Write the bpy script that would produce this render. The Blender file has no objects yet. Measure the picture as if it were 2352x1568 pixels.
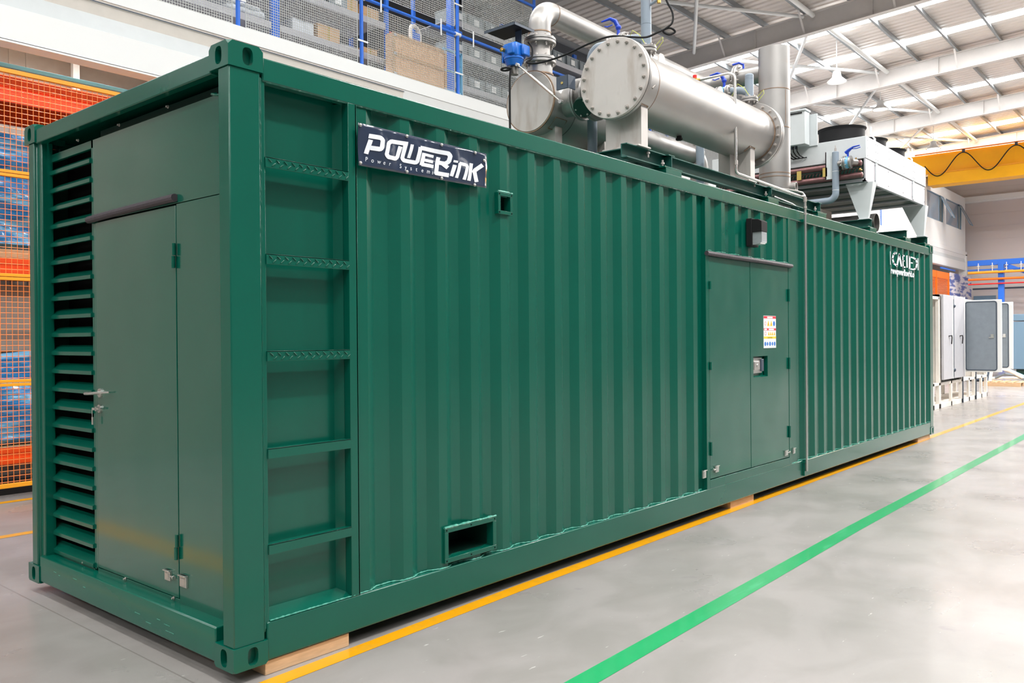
import bpy, math, random
from mathutils import Vector, Matrix
random.seed(7)
PI = math.pi
scene = bpy.context.scene
COL = scene.collection
FZ = -0.065            # floor height below the container's underside
WPOS = {}

# ------------------------------------------------------------------ helpers
class MB:
    def __init__(s):
        s.v = []; s.f = []
    def add(s, vs, fs):
        n = len(s.v); s.v += [tuple(p) for p in vs]; s.f += [tuple(i + n for i in f) for f in fs]; return s
    def box(s, x0, x1, y0, y1, z0, z1):
        vs = [(x0,y0,z0),(x1,y0,z0),(x1,y1,z0),(x0,y1,z0),(x0,y0,z1),(x1,y0,z1),(x1,y1,z1),(x0,y1,z1)]
        return s.add(vs, [(0,3,2,1),(4,5,6,7),(0,1,5,4),(1,2,6,5),(2,3,7,6),(3,0,4,7)])
    def obox(s, c, sz, rot):
        c = Vector(c); vs = []
        for k in range(8):
            p = Vector(((1 if k & 1 else -1) * sz[0] / 2, (1 if k & 2 else -1) * sz[1] / 2, (1 if k & 4 else -1) * sz[2] / 2))
            vs.append(c + rot @ p)
        return s.add(vs, [(0,2,3,1),(4,5,7,6),(0,1,5,4),(1,3,7,5),(3,2,6,7),(2,0,4,6)])
    def bar(s, p0, p1, w, h):
        p0 = Vector(p0); p1 = Vector(p1); d = p1 - p0
        q = d.to_track_quat('X', 'Z').to_matrix()
        return s.obox((p0 + p1) / 2, (d.length, w, h), q)
    def cyl(s, p0, p1, r, n=20, r1=None, caps=True, phase=0):
        p0 = Vector(p0); p1 = Vector(p1); r1 = r if r1 is None else r1
        q = (p1 - p0).to_track_quat('Z', 'Y').to_matrix(); vs = []
        for p, rr in ((p0, r), (p1, r1)):
            for i in range(n):
                a = 2 * PI * i / n + phase; vs.append(p + q @ Vector((rr * math.cos(a), rr * math.sin(a), 0)))
        fs = [(i, (i + 1) % n, n + (i + 1) % n, n + i) for i in range(n)]
        if caps: fs += [tuple(range(n - 1, -1, -1)), tuple(range(n, 2 * n))]
        return s.add(vs, fs)
    def pipe(s, p0, p1, ro, ri, n=28):
        p0 = Vector(p0); p1 = Vector(p1); q = (p1 - p0).to_track_quat('Z', 'Y').to_matrix(); vs = []
        for p, rr in ((p0, ro), (p1, ro), (p1, ri), (p0, ri)):
            for i in range(n):
                a = 2 * PI * i / n; vs.append(p + q @ Vector((rr * math.cos(a), rr * math.sin(a), 0)))
        fs = []
        for k in range(4):
            for i in range(n):
                j = (i + 1) % n; a = k * n; b = ((k + 1) % 4) * n; fs.append((a + i, a + j, b + j, b + i))
        return s.add(vs, fs)
    def tube(s, pts, r, n=10, caps=True, rs=None):
        pts = [Vector(p) for p in pts]; vs = []; m = len(pts)
        t0 = (pts[1] - pts[0]).normalized(); up = Vector((0, 0, 1)) if abs(t0.z) < .9 else Vector((1, 0, 0))
        u = t0.cross(up).normalized(); 
        for k, p in enumerate(pts):
            a = (pts[k] - pts[k-1]).normalized() if k else t0
            b = (pts[k+1] - pts[k]).normalized() if k < m - 1 else a
            t = (a + b)
            t = t.normalized() if t.length > 1e-6 else a
            u = (u - t * u.dot(t)).normalized(); w = t.cross(u)
            rr = rs[k] if rs else r
            for i in range(n):
                an = 2 * PI * i / n; vs.append(p + (u * math.cos(an) + w * math.sin(an)) * rr)
        fs = [(k*n+i, k*n+(i+1)%n, (k+1)*n+(i+1)%n, (k+1)*n+i) for k in range(m-1) for i in range(n)]
        if caps: fs += [tuple(range(n-1, -1, -1)), tuple(range((m-1)*n, m*n))]
        return s.add(vs, fs)
    def wire(s, p0, p1, r):
        return s.cyl(p0, p1, r, 4, caps=False)
    def prism(s, poly, fr, d0, d1):
        # poly: list of (a,b); fr(a,b,d) -> point
        n = len(poly); vs = [fr(a, b, d0) for a, b in poly] + [fr(a, b, d1) for a, b in poly]
        fs = [tuple(range(n-1, -1, -1)), tuple(range(n, 2*n))] + [(i, (i+1)%n, n+(i+1)%n, n+i) for i in range(n)]
        return s.add(vs, fs)
    def sphere(s, c, r, n=12, m=8, sc=(1,1,1)):
        vs = []; c = Vector(c)
        for j in range(m + 1):
            th = PI * j / m
            for i in range(n):
                a = 2*PI*i/n; vs.append((c.x + r*sc[0]*math.sin(th)*math.cos(a), c.y + r*sc[1]*math.sin(th)*math.sin(a), c.z + r*sc[2]*math.cos(th)))
        return s.add(vs, [(j*n+i, (j+1)*n+i, (j+1)*n+(i+1)%n, j*n+(i+1)%n) for j in range(m) for i in range(n)])
    def lathe(s, prof, p0, axis, n=24):
        p0 = Vector(p0); q = Vector(axis).to_track_quat('Z', 'Y').to_matrix(); vs = []
        for r, h in prof:
            for i in range(n):
                a = 2*PI*i/n; vs.append(p0 + q @ Vector((r*math.cos(a), r*math.sin(a), h)))
        m = len(prof)
        return s.add(vs, [(k*n+i, k*n+(i+1)%n, (k+1)*n+(i+1)%n, (k+1)*n+i) for k in range(m-1) for i in range(n)])
    def plate_oval(s, outer, hole, fr, depth=.04, n=24):
        # convex outer polygon with an oval hole (cx, cy, rx, ry), plus the inner tube
        cx, cy, rx, ry = hole
        ang = sorted(set([2*PI*i/n for i in range(n)] + [math.atan2(b-cy, a-cx) % (2*PI) for a, b in outer]))
        def ray(t):
            dx, dy = math.cos(t), math.sin(t); best = None; m = len(outer)
            for i in range(m):
                (x0, y0), (x1, y1) = outer[i], outer[(i+1) % m]; ex, ey = x1-x0, y1-y0
                den = dx*ey - dy*ex
                if abs(den) < 1e-12: continue
                tt = ((x0-cx)*ey - (y0-cy)*ex)/den; uu = ((x0-cx)*dy - (y0-cy)*dx)/den
                if tt > 0 and -1e-6 <= uu <= 1+1e-6 and (best is None or tt < best): best = tt
            return (cx + dx*best, cy + dy*best)
        def oval(t):
            # rounded slot: superellipse
            c, si = math.cos(t), math.sin(t); e = 2/2.8
            return (cx + rx*math.copysign(abs(c)**e, c), cy + ry*math.copysign(abs(si)**e, si))
        k = len(ang); o = [ray(t) for t in ang]; i_ = [oval(t) for t in ang]
        vs = [fr(a, b, 0) for a, b in o] + [fr(a, b, 0) for a, b in i_] + [fr(a, b, depth) for a, b in i_]
        fs = [(j, (j+1)%k, k+(j+1)%k, k+j) for j in range(k)] + [(k+j, k+(j+1)%k, 2*k+(j+1)%k, 2*k+j) for j in range(k)]
        return s.add(vs, fs)
    def build(s, name, mat, parent=None, at=None, bevel=0, smooth=35, label=None):
        me = bpy.data.meshes.new(name)
        off = Vector((0, 0, 0))
        wp = WPOS.get(parent.name, Vector((0,0,0))) if parent else Vector((0,0,0))
        if at is None: vs = [(x - wp.x, y - wp.y, z - wp.z) for x, y, z in s.v]
        else: vs = s.v
        me.from_pydata(vs, [], s.f); me.materials.append(mat)
        me.update()
        if smooth:
            me.polygons.foreach_set('use_smooth', [True] * len(me.polygons))
            me.set_sharp_from_angle(angle=math.radians(smooth))
        o = bpy.data.objects.new(name, me); COL.objects.link(o)
        if parent: o.parent = parent
        loc = Vector((0,0,0)) if at is None else Vector(at) - wp
        o.location = loc
        WPOS[o.name] = wp + loc if parent else loc
        if bevel:
            b = o.modifiers.new('edge', 'BEVEL'); b.width = bevel; b.segments = 2; b.limit_method = 'ANGLE'; b.angle_limit = math.radians(40)
            b.harden_normals = False
        if label: o['label'] = label
        return o

def thing(name, label, cat, loc=(0,0,0), group=None):
    o = bpy.data.objects.new(name, None); COL.objects.link(o); o.location = loc; o.empty_display_size = .1
    o['label'] = label; o['category'] = cat
    if group: o['group'] = group
    WPOS[o.name] = Vector(loc); return o
def tag(o, label, cat, group=None):
    o['label'] = label; o['category'] = cat
    if group: o['group'] = group
    return o
def struct(o):
    o['kind'] = 'structure'; return o
def dup(o, at, parent):
    c = o.copy(); COL.objects.link(c); c.parent = parent
    wp = WPOS.get(parent.name, Vector((0,0,0))); c.location = Vector(at) - wp; WPOS[c.name] = Vector(at); return c
def clone(root, loc, label=None, rz=None, sc=None):
    r = root.copy(); COL.objects.link(r); r.location = loc; WPOS[r.name] = Vector(loc)
    if label: r['label'] = label
    if rz is not None: r.rotation_euler.z = rz
    for ch in list(root.children):
        c = ch.copy(); COL.objects.link(c); c.parent = r
        for g in list(ch.children):
            d = g.copy(); COL.objects.link(d); d.parent = c
    return r
def frX(x): return lambda a, b, d: (x + d, a, b)      # polygon in y,z
def frY(y): return lambda a, b, d: (a, y + d, b)      # polygon in x,z
def frZ(z): return lambda a, b, d: (a, b, z + d)

# ------------------------------------------------------------------ materials
def srgb(r, g, b):
    return tuple(((c/255)/12.92 if c/255 <= .04045 else ((c/255+.055)/1.055)**2.4) for c in (r, g, b)) + (1,)
def mat(name, col, rough=.5, crough=.05, metal=0, spec=.5, coat=0, emit=None, es=0, noise=0, nscale=8, bump=0, bscale=20, stretch=None, alpha=None, trans=0, rvar=0, col2=None, c2lo=.45, c2hi=.7, c2scale=3, c2stretch=(1,1,1)):
    m = bpy.data.materials.new(name); m.use_nodes = True; nt = m.node_tree; b = nt.nodes['Principled BSDF']
    b.inputs['Base Color'].default_value = col; b.inputs['Roughness'].default_value = rough; b.inputs['Metallic'].default_value = metal
    b.inputs['Specular IOR Level'].default_value = spec; b.inputs['Coat Weight'].default_value = coat; b.inputs['Coat Roughness'].default_value = crough
    if trans: b.inputs['Transmission Weight'].default_value = trans
    if emit: b.inputs['Emission Color'].default_value = emit; b.inputs['Emission Strength'].default_value = es
    if noise or bump or rvar or col2:
        tc = nt.nodes.new('ShaderNodeTexCoord'); mp = nt.nodes.new('ShaderNodeMapping'); nt.links.new(tc.outputs['Object'], mp.inputs['Vector'])
        if stretch: mp.inputs['Scale'].default_value = stretch
        cur = None
        if noise or rvar:
            n = nt.nodes.new('ShaderNodeTexNoise'); n.inputs['Scale'].default_value = nscale; n.inputs['Detail'].default_value = 5; nt.links.new(mp.outputs[0], n.inputs['Vector'])
        if noise:
            r = nt.nodes.new('ShaderNodeMapRange'); r.inputs['From Min'].default_value = .3; r.inputs['From Max'].default_value = .7
            r.inputs['To Min'].default_value = 1 - noise; r.inputs['To Max'].default_value = 1 + noise; nt.links.new(n.outputs['Fac'], r.inputs['Value'])
            mx = nt.nodes.new('ShaderNodeVectorMath'); mx.operation = 'SCALE'; mx.inputs[0].default_value = col[:3]; nt.links.new(r.outputs[0], mx.inputs['Scale'])
            cur = mx.outputs[0]
        if rvar:
            r2 = nt.nodes.new('ShaderNodeMapRange'); r2.inputs['From Min'].default_value = .3; r2.inputs['From Max'].default_value = .7
            r2.inputs['To Min'].default_value = max(0, rough - rvar); r2.inputs['To Max'].default_value = rough + rvar
            nt.links.new(n.outputs['Fac'], r2.inputs['Value']); nt.links.new(r2.outputs[0], b.inputs['Roughness'])
        if col2:
            m2 = nt.nodes.new('ShaderNodeMapping'); m2.inputs['Scale'].default_value = c2stretch; nt.links.new(tc.outputs['Object'], m2.inputs['Vector'])
            n2 = nt.nodes.new('ShaderNodeTexNoise'); n2.inputs['Scale'].default_value = c2scale; n2.inputs['Detail'].default_value = 6; nt.links.new(m2.outputs[0], n2.inputs['Vector'])
            r3 = nt.nodes.new('ShaderNodeMapRange'); r3.inputs['From Min'].default_value = c2lo; r3.inputs['From Max'].default_value = c2hi; nt.links.new(n2.outputs['Fac'], r3.inputs['Value'])
            mm = nt.nodes.new('ShaderNodeMix'); mm.data_type = 'RGBA'; mm.inputs['A'].default_value = col; mm.inputs['B'].default_value = col2
            if cur: nt.links.new(cur, mm.inputs['A'])
            nt.links.new(r3.outputs[0], mm.inputs['Factor']); cur = mm.outputs['Result']
        if cur: nt.links.new(cur, b.inputs['Base Color'])
        if bump:
            nb = nt.nodes.new('ShaderNodeTexNoise'); nb.inputs['Scale'].default_value = bscale; nb.inputs['Detail'].default_value = 2; nt.links.new(mp.outputs[0], nb.inputs['Vector'])
            bp = nt.nodes.new('ShaderNodeBump'); bp.inputs['Strength'].default_value = 1; bp.inputs['Distance'].default_value = bump
            nt.links.new(nb.outputs['Fac'], bp.inputs['Height']); nt.links.new(bp.outputs['Normal'], b.inputs['Normal'])
    return m
M = {}
GREEN = srgb(0, 86, 70)
M['green'] = mat('green_paint', GREEN, .25, crough=.12, spec=.5, coat=.22, noise=.04, nscale=3, bump=.0006, bscale=6)
M['green_panel'] = mat('green_panel_paint', GREEN, .26, crough=.10, spec=.5, coat=.45, noise=.04, nscale=2, bump=.03, bscale=1.0)
M['green_end'] = mat('green_end_panel_paint', GREEN, .26, crough=.10, spec=.55, coat=.9, noise=.04, nscale=2, bump=.03, bscale=1.0)
M['green_dark'] = mat('dark_green_paint', srgb(6, 52, 42), .5)  # darker green carries the recess shade; also used on real dark parts
M['green_weld'] = mat('green_weld_bead', srgb(70, 150, 132), .35, noise=.4, nscale=60, bump=.004, bscale=60)
M['green_beam'] = mat('green_beam_paint', srgb(28, 84, 76), .4, spec=.4, noise=.06, nscale=5)
M['black'] = mat('black_matt', srgb(22, 22, 24), .7, spec=.3)
M['dark'] = mat('inside_shade_black', srgb(10, 12, 12), .9, spec=.1)  # near-black paint stands in for shade inside openings and gaps
M['rubber'] = mat('grey_rubber', srgb(66, 60, 66), .6, bump=.003, bscale=25)
M['steel'] = mat('brushed_stainless', srgb(172, 170, 168), .46, metal=.72, noise=.07, nscale=3, stretch=(1,1,1), rvar=.08, col2=srgb(176,168,162), c2lo=.55, c2hi=.8, c2scale=4, c2stretch=(.5,2,2))
M['steel_plate'] = mat('dull_stainless_plate', srgb(196, 191, 187), .5, metal=.35, noise=.05, nscale=4, col2=srgb(160,146,134), c2lo=.5, c2hi=.8, c2scale=5, c2stretch=(1,2,.5))
M['steel_dark'] = mat('dark_grey_steel', srgb(120, 118, 115), .4, metal=.8, noise=.1, nscale=6)  # darker grey steel for brackets, valve body, duct and box
M['chrome'] = mat('bright_zinc', srgb(215, 213, 210), .28, metal=.9)
M['bolt'] = mat('bolt_steel', srgb(186, 180, 175), .4, metal=.5)
M['rust'] = mat('heat_tinted_weld', srgb(150, 125, 104), .5, metal=.4, noise=.2, nscale=20)
M['bluegrey'] = mat('blue_grey_paint', srgb(138, 151, 164), .4, spec=.4, noise=.03)
M['slate'] = mat('slate_paint', srgb(66, 77, 92), .4)
M['actblue'] = mat('actuator_blue', srgb(18, 104, 200), .35, coat=.3, noise=.05)
M['deepblue'] = mat('deep_blue_enamel', srgb(24, 66, 190), .35, coat=.2)
M['steelblue'] = mat('rack_blue', srgb(40, 112, 222), .4)
M['brass'] = mat('brass', srgb(205, 165, 90), .3, metal=.8)
M['red'] = mat('red_plastic', srgb(225, 40, 38), .4)
M['yellowgreen'] = mat('earth_wire', srgb(205, 215, 90), .5)
M['white'] = mat('white_paint', srgb(238, 240, 240), .5)
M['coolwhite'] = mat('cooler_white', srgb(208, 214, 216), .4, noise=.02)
M['galv'] = mat('galvanised_sheet', srgb(186, 186, 192), .5, metal=.15, noise=.03)
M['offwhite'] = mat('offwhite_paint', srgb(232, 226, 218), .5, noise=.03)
M['soffit'] = mat('soffit_paint', srgb(205, 180, 160), .6)
M['copper'] = mat('tarnished_copper', srgb(128, 92, 92), .4, metal=.55, noise=.15, nscale=12)
M['tan'] = mat('tan_tape', srgb(185, 160, 85), .6)
M['orange'] = mat('orange_rack', srgb(252, 84, 22), .4)
M['amber'] = mat('amber_paint', srgb(250, 170, 40), .4)
M['meshorange'] = mat('mesh_orange', srgb(250, 142, 66), .5)
M['craneyellow'] = mat('crane_yellow', srgb(255, 186, 14), .4, noise=.04, nscale=2)
M['meshgrey'] = mat('mesh_wire_grey', srgb(205, 208, 205), .5)
M['wrap'] = mat('blue_stretch_film', srgb(45, 130, 200), .18, coat=.6, bump=.05, bscale=5, stretch=(1,1,2.5), col2=srgb(120,190,235), c2lo=.5, c2hi=.62, c2scale=4, c2stretch=(.6,1,3))
M['cardboard'] = mat('cardboard', srgb(208, 172, 134), .8, noise=.05)
M['wood'] = mat('pine_wood', srgb(206, 170, 132), .7, noise=.1, nscale=6, stretch=(2,2,14))
M['plywood'] = mat('plywood', srgb(232, 190, 152), .7, noise=.06, nscale=5, stretch=(1,1,10))
M['greyplastic'] = mat('grey_bin_plastic', srgb(140, 150, 156), .5, noise=.05)
M['clearfilm'] = mat('clear_film', srgb(215, 220, 226), .2, coat=.4, bump=.03, bscale=14)
M['beamgrey'] = mat('roof_beam_grey', srgb(225, 221, 218), .5, noise=.02)
M['purlin'] = mat('purlin_galvanised', srgb(150, 156, 160), .4, metal=.3)
M['roof'] = mat('roof_sheet', srgb(232, 224, 218), .35, metal=.1, noise=.03, nscale=2)
M['wallgrey'] = mat('wall_panel_grey', srgb(178, 174, 174), .6)
M['wallend'] = mat('end_wall_panels', srgb(214, 207, 206), .6)
M['wallmid'] = mat('wall_behind_racks', srgb(98, 102, 108), .7)
M['wallfar'] = mat('far_wall_grey', srgb(92, 94, 96), .7)
M['farorange'] = mat('far_orange_paint', srgb(250, 120, 26), .5)
M['walldark'] = mat('rear_wall_dark', srgb(80, 82, 86), .7)
M['teal'] = mat('teal_paint', srgb(110, 178, 195), .5)
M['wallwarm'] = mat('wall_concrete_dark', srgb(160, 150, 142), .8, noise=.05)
M['sky'] = mat('skylight_panel', srgb(250, 252, 255), .5, emit=(1, .99, .97, 1), es=20)
M['lampglow'] = mat('lamp_diffuser', srgb(250, 250, 250), .4, emit=(1, .97, .92, 1), es=5)
M['lightblue'] = mat('light_blue_trolley', srgb(120, 185, 222), .45)
M['glass'] = mat('lamp_prism_glass', srgb(205, 212, 216), .12, trans=.35, coat=.3)
M['winglass'] = mat('window_glass', srgb(150, 165, 182), .05, spec=.8, coat=.5)
M['dooringrey'] = mat('door_inner_grey', srgb(140, 150, 160), .45, metal=.2, noise=.06)
M['machblue'] = mat('machine_blue_grey', srgb(112, 140, 162), .5)
M['banner'] = mat('banner_vinyl', srgb(48, 58, 78), .12, coat=.6, bump=.02, bscale=3.2, stretch=(2.2,1,1.2))
M['print'] = mat('white_print', srgb(232, 238, 244), .25, coat=.2, bump=.02, bscale=4)
M['wallpr'] = mat('printed_poster', srgb(225, 220, 228), .6, col2=srgb(95,110,175), c2lo=.48, c2hi=.56, c2scale=2.2, c2stretch=(.4,1,2.4))
M['signred'] = mat('sign_red', srgb(216, 44, 66), .5)
M['signyellow'] = mat('sign_yellow', srgb(240, 208, 60), .5)
M['signblue'] = mat('sign_blue', srgb(50, 120, 205), .5)
M['yellowline'] = mat('yellow_floor_paint', srgb(216, 152, 10), .35, noise=.04, nscale=6, coat=.3, spec=.5, col2=srgb(196,148,44), c2lo=.6, c2hi=.8, c2scale=9)
M['greenline'] = mat('green_floor_tape', srgb(34, 152, 92), .3, noise=.05, nscale=7, coat=.3, col2=srgb(70,170,120), c2lo=.58, c2hi=.8, c2scale=6, c2stretch=(.5,3,1))

def floor_material():
    m = bpy.data.materials.new('polished_concrete'); m.use_nodes = True; nt = m.node_tree; b = nt.nodes['Principled BSDF']
    N = nt.nodes.new; L = nt.links.new
    tc = N('ShaderNodeTexCoord')
    def noise(scale, detail=6, st=(1,1,1), dist=0):
        mp = N('ShaderNodeMapping'); mp.inputs['Scale'].default_value = st; L(tc.outputs['Object'], mp.inputs['Vector'])
        n = N('ShaderNodeTexNoise'); n.inputs['Scale'].default_value = scale; n.inputs['Detail'].default_value = detail; n.inputs['Distortion'].default_value = dist; L(mp.outputs[0], n.inputs['Vector']); return n.outputs['Fac']
    def rng(v, a, b_, c, d):
        r = N('ShaderNodeMapRange'); r.inputs[1].default_value = a; r.inputs[2].default_value = b_; r.inputs[3].default_value = c; r.inputs[4].default_value = d; L(v, r.inputs[0]); return r.outputs[0]
    def mix(f, a, b_):
        mm = N('ShaderNodeMix'); mm.data_type = 'RGBA'; L(f, mm.inputs['Factor'])
        for k, v in (('A', a), ('B', b_)):
            if isinstance(v, tuple): mm.inputs[k].default_value = v
            else: L(v, mm.inputs[k])
        return mm.outputs['Result']
    c = mix(rng(noise(.35, 4), .35, .65, 0, 1), srgb(140, 137, 134), srgb(148, 143, 142))
    c = mix(rng(noise(1.6, 8, (1, 1.6, 1), .6), .42, .62, 0, .55), c, srgb(127, 124, 120))
    c = mix(rng(noise(3.2, 3, (1.2, 1, 1)), .70, .74, 0, .35), c, srgb(112, 108, 112))
    c = mix(rng(noise(11, 3, (.7, 1.3, 1)), .73, .76, 0, .3), c, srgb(120, 116, 116))
    c = mix(rng(noise(26, 2, (.35, 1.6, 1)), .74, .78, 0, .5), c, srgb(222, 220, 218))
    # saw-cut joints
    sep = N('ShaderNodeSeparateXYZ'); L(tc.outputs['Object'], sep.inputs[0])
    def joint(out, off, period, w):
        a = N('ShaderNodeMath'); a.operation = 'ADD'; L(out, a.inputs[0]); a.inputs[1].default_value = -off + period * 20 + period / 2
        mo = N('ShaderNodeMath'); mo.operation = 'MODULO'; L(a.outputs[0], mo.inputs[0]); mo.inputs[1].default_value = period
        s_ = N('ShaderNodeMath'); s_.operation = 'SUBTRACT'; L(mo.outputs[0], s_.inputs[0]); s_.inputs[1].default_value = period / 2
        ab = N('ShaderNodeMath'); ab.operation = 'ABSOLUTE'; L(s_.outputs[0], ab.inputs[0])
        return rng(ab.outputs[0], w, w * 1.8, .75, 0)
    c = mix(joint(sep.outputs['X'], -.09, 9.16, .003), c, srgb(110, 106, 102))
    c = mix(joint(sep.outputs['Y'], .95, 7.5, .0015), c, srgb(140, 134, 130))
    L(c, b.inputs['Base Color'])
    L(rng(noise(1.2, 5), .35, .65, .26, .42), b.inputs['Roughness'])
    b.inputs['Specular IOR Level'].default_value = .5; b.inputs['Coat Weight'].default_value = .15; b.inputs['Coat Roughness'].default_value = .1
    bp = N('ShaderNodeBump'); bp.inputs['Distance'].default_value = .002; bp.inputs['Strength'].default_value = .5; L(noise(5, 3), bp.inputs['Height']); L(bp.outputs[0], b.inputs['Normal'])
    return m
M['floor'] = floor_material()
EXPOSURE = 0.12
BANNER_GLYPHS = [[(0.8032,2.619),(0.8846,2.6228),(0.89,2.6475),(0.8084,2.6433)],[(0.8766,2.6244),(0.8927,2.6157),(0.9143,2.6372),(0.898,2.6459)],[(0.903,2.6379),(0.895,2.6261),(0.8793,2.6234),(0.8716,2.6324),(0.8796,2.6442),(0.8952,2.647)],[(0.8881,2.6261),(0.8763,2.5799),(0.9071,2.5805),(0.919,2.6268)],[(0.9193,2.6292),(0.9113,2.6174),(0.8955,2.6146),(0.8878,2.6237),(0.8957,2.6355),(0.9115,2.6383)],[(0.8828,2.5885),(0.8702,2.5797),(0.8879,2.563),(0.9006,2.5718)],[(0.9074,2.5828),(0.8994,2.5711),(0.8837,2.5685),(0.876,2.5776),(0.8839,2.5893),(0.8996,2.5919)],[(0.882,2.5836),(0.8201,2.5818),(0.8145,2.5575),(0.8762,2.5591)],[(0.8947,2.574),(0.8868,2.5622),(0.8711,2.5597),(0.8635,2.5688),(0.8714,2.5804),(0.887,2.5831)],[(0.805,2.6134),(0.7762,2.5348),(0.8041,2.533),(0.8331,2.6119)],[(1.0892,2.6473),(0.9711,2.6425),(0.9657,2.6195),(1.0836,2.6239)],[(0.96,2.6387),(0.9381,2.6232),(0.9548,2.6079),(0.9768,2.6233)],[(0.9832,2.6336),(0.9757,2.6225),(0.9609,2.62),(0.9536,2.6284),(0.9611,2.6394),(0.9759,2.642)],[(0.9323,2.6159),(0.9113,2.5525),(0.9395,2.5515),(0.9607,2.6152)],[(0.9612,2.6181),(0.9537,2.6071),(0.939,2.6046),(0.9318,2.613),(0.9392,2.6239),(0.9539,2.6265)],[(0.9134,2.5437),(0.9265,2.5313),(0.9507,2.5479),(0.9374,2.5603)],[(0.94,2.5544),(0.9326,2.5435),(0.918,2.5412),(0.9108,2.5496),(0.9182,2.5605),(0.9328,2.5628)],[(0.9354,2.5282),(0.9899,2.528),(0.9964,2.551),(0.9417,2.551)],[(0.9533,2.542),(0.9458,2.5311),(0.9311,2.5288),(0.9239,2.5373),(0.9314,2.5481),(0.946,2.5505)],[(1.0016,2.5316),(1.0186,2.5431),(1.0018,2.5589),(0.9848,2.5474)],[(1.0081,2.5419),(1.0005,2.5309),(0.9856,2.5286),(0.9783,2.5372),(0.9858,2.5481),(1.0007,2.5505)],[(1.0246,2.5501),(1.049,2.6131),(1.02,2.6147),(0.9959,2.552)],[(1.0252,2.5534),(1.0176,2.5424),(1.0026,2.5401),(0.9952,2.5486),(1.0028,2.5596),(1.0178,2.562)],[(1.0553,2.6294),(1.0353,2.5522),(1.0639,2.5526),(1.084,2.6302)],[(1.0378,2.5441),(1.0502,2.5332),(1.0739,2.5498),(1.0614,2.5607)],[(1.0641,2.5547),(1.0567,2.5441),(1.0422,2.5418),(1.035,2.5501),(1.0424,2.5606),(1.057,2.563)],[(1.059,2.5304),(1.1442,2.5305),(1.1505,2.5531),(1.0651,2.5526)],[(1.0767,2.5438),(1.0692,2.5332),(1.0546,2.5309),(1.0474,2.5392),(1.0548,2.5498),(1.0694,2.5521)],[(1.1556,2.5339),(1.168,2.5418),(1.1515,2.5577),(1.1392,2.5497)],[(1.1624,2.5441),(1.1548,2.5334),(1.1398,2.5311),(1.1324,2.5395),(1.14,2.5502),(1.155,2.5526)],[(1.1747,2.5504),(1.1929,2.634),(1.1629,2.6323),(1.1449,2.5492)],[(1.1749,2.5521),(1.1672,2.5413),(1.1521,2.539),(1.1447,2.5474),(1.1523,2.5582),(1.1674,2.5605)],[(1.1054,2.6375),(1.085,2.5596),(1.1074,2.5599),(1.1279,2.6381)],[(1.1747,2.6177),(1.4049,2.623),(1.4118,2.6477),(1.181,2.6415)],[(1.3945,2.626),(1.4106,2.613),(1.4384,2.6317),(1.4222,2.6447)],[(1.4254,2.6381),(1.4168,2.6263),(1.3997,2.6236),(1.3913,2.6326),(1.4,2.6444),(1.417,2.6472)],[(1.4079,2.6224),(1.3972,2.5894),(1.4304,2.5891),(1.4412,2.6222)],[(1.4417,2.625),(1.433,2.6132),(1.4158,2.6105),(1.4074,2.6196),(1.4161,2.6314),(1.4332,2.6341)],[(1.4044,2.5978),(1.3777,2.5811),(1.3963,2.564),(1.4231,2.5807)],[(1.4309,2.5919),(1.4222,2.5801),(1.4051,2.5775),(1.3967,2.5866),(1.4053,2.5983),(1.4224,2.601)],[(1.3904,2.5848),(1.3393,2.5841),(1.3325,2.5598),(1.3835,2.5603)],[(1.4039,2.5752),(1.3953,2.5635),(1.3784,2.5609),(1.3701,2.57),(1.3786,2.5816),(1.3956,2.5843)],[(1.1922,2.6046),(1.1756,2.5329),(1.2055,2.5338),(1.2224,2.6058)],[(1.2031,2.5895),(1.291,2.5913),(1.2952,2.6071),(1.2072,2.6051)],[(1.1956,2.5575),(1.2834,2.5589),(1.2879,2.5757),(1.2,2.5741)],[(1.1878,2.5281),(1.2825,2.5291),(1.2881,2.55),(1.1933,2.5487)],[(1.3187,2.6029),(1.2868,2.5056),(1.3188,2.5048),(1.351,2.6026)],[(1.2999,2.4931),(1.4091,2.4957),(1.415,2.5203),(1.3056,2.5173)],[(1.3193,2.5076),(1.3109,2.4961),(1.2944,2.4938),(1.2863,2.5028),(1.2946,2.5142),(1.3111,2.5167)],[(1.3504,2.5632),(1.3941,2.5412),(1.4163,2.5615),(1.3723,2.5834)],[(1.4439,2.5757),(1.4177,2.5063),(1.4465,2.5049),(1.4729,2.5745)],[(1.4469,2.5903),(1.4823,2.5905),(1.4862,2.6035),(1.4508,2.6032)],[(1.4924,2.58),(1.5499,2.5802),(1.5562,2.601),(1.4987,2.6006)],[(1.5438,2.5813),(1.5591,2.575),(1.5778,2.5937),(1.5623,2.5999)],[(1.5678,2.5928),(1.5603,2.5829),(1.5456,2.5807),(1.5384,2.5883),(1.5458,2.5982),(1.5605,2.6005)],[(1.5542,2.5847),(1.5239,2.4998),(1.5523,2.4988),(1.5828,2.584)],[(1.5833,2.5866),(1.5758,2.5767),(1.561,2.5744),(1.5537,2.5821),(1.5612,2.5921),(1.576,2.5943)],[(1.4882,2.591),(1.4615,2.5011),(1.4866,2.5009),(1.5136,2.5912)],[(1.5932,2.6084),(1.5638,2.4991),(1.5961,2.4994),(1.6257,2.6093)],[(1.6942,2.621),(1.6242,2.5752),(1.6458,2.5585),(1.7162,2.6043)],[(1.617,2.562),(1.6344,2.497),(1.6706,2.5064),(1.653,2.5717)],[(1.6533,2.5695),(1.644,2.5574),(1.6257,2.5547),(1.6167,2.5642),(1.626,2.5763),(1.6442,2.579)],[(1.6216,2.5501),(1.6696,2.5787),(1.6565,2.5903),(1.6086,2.5616)]]
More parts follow.
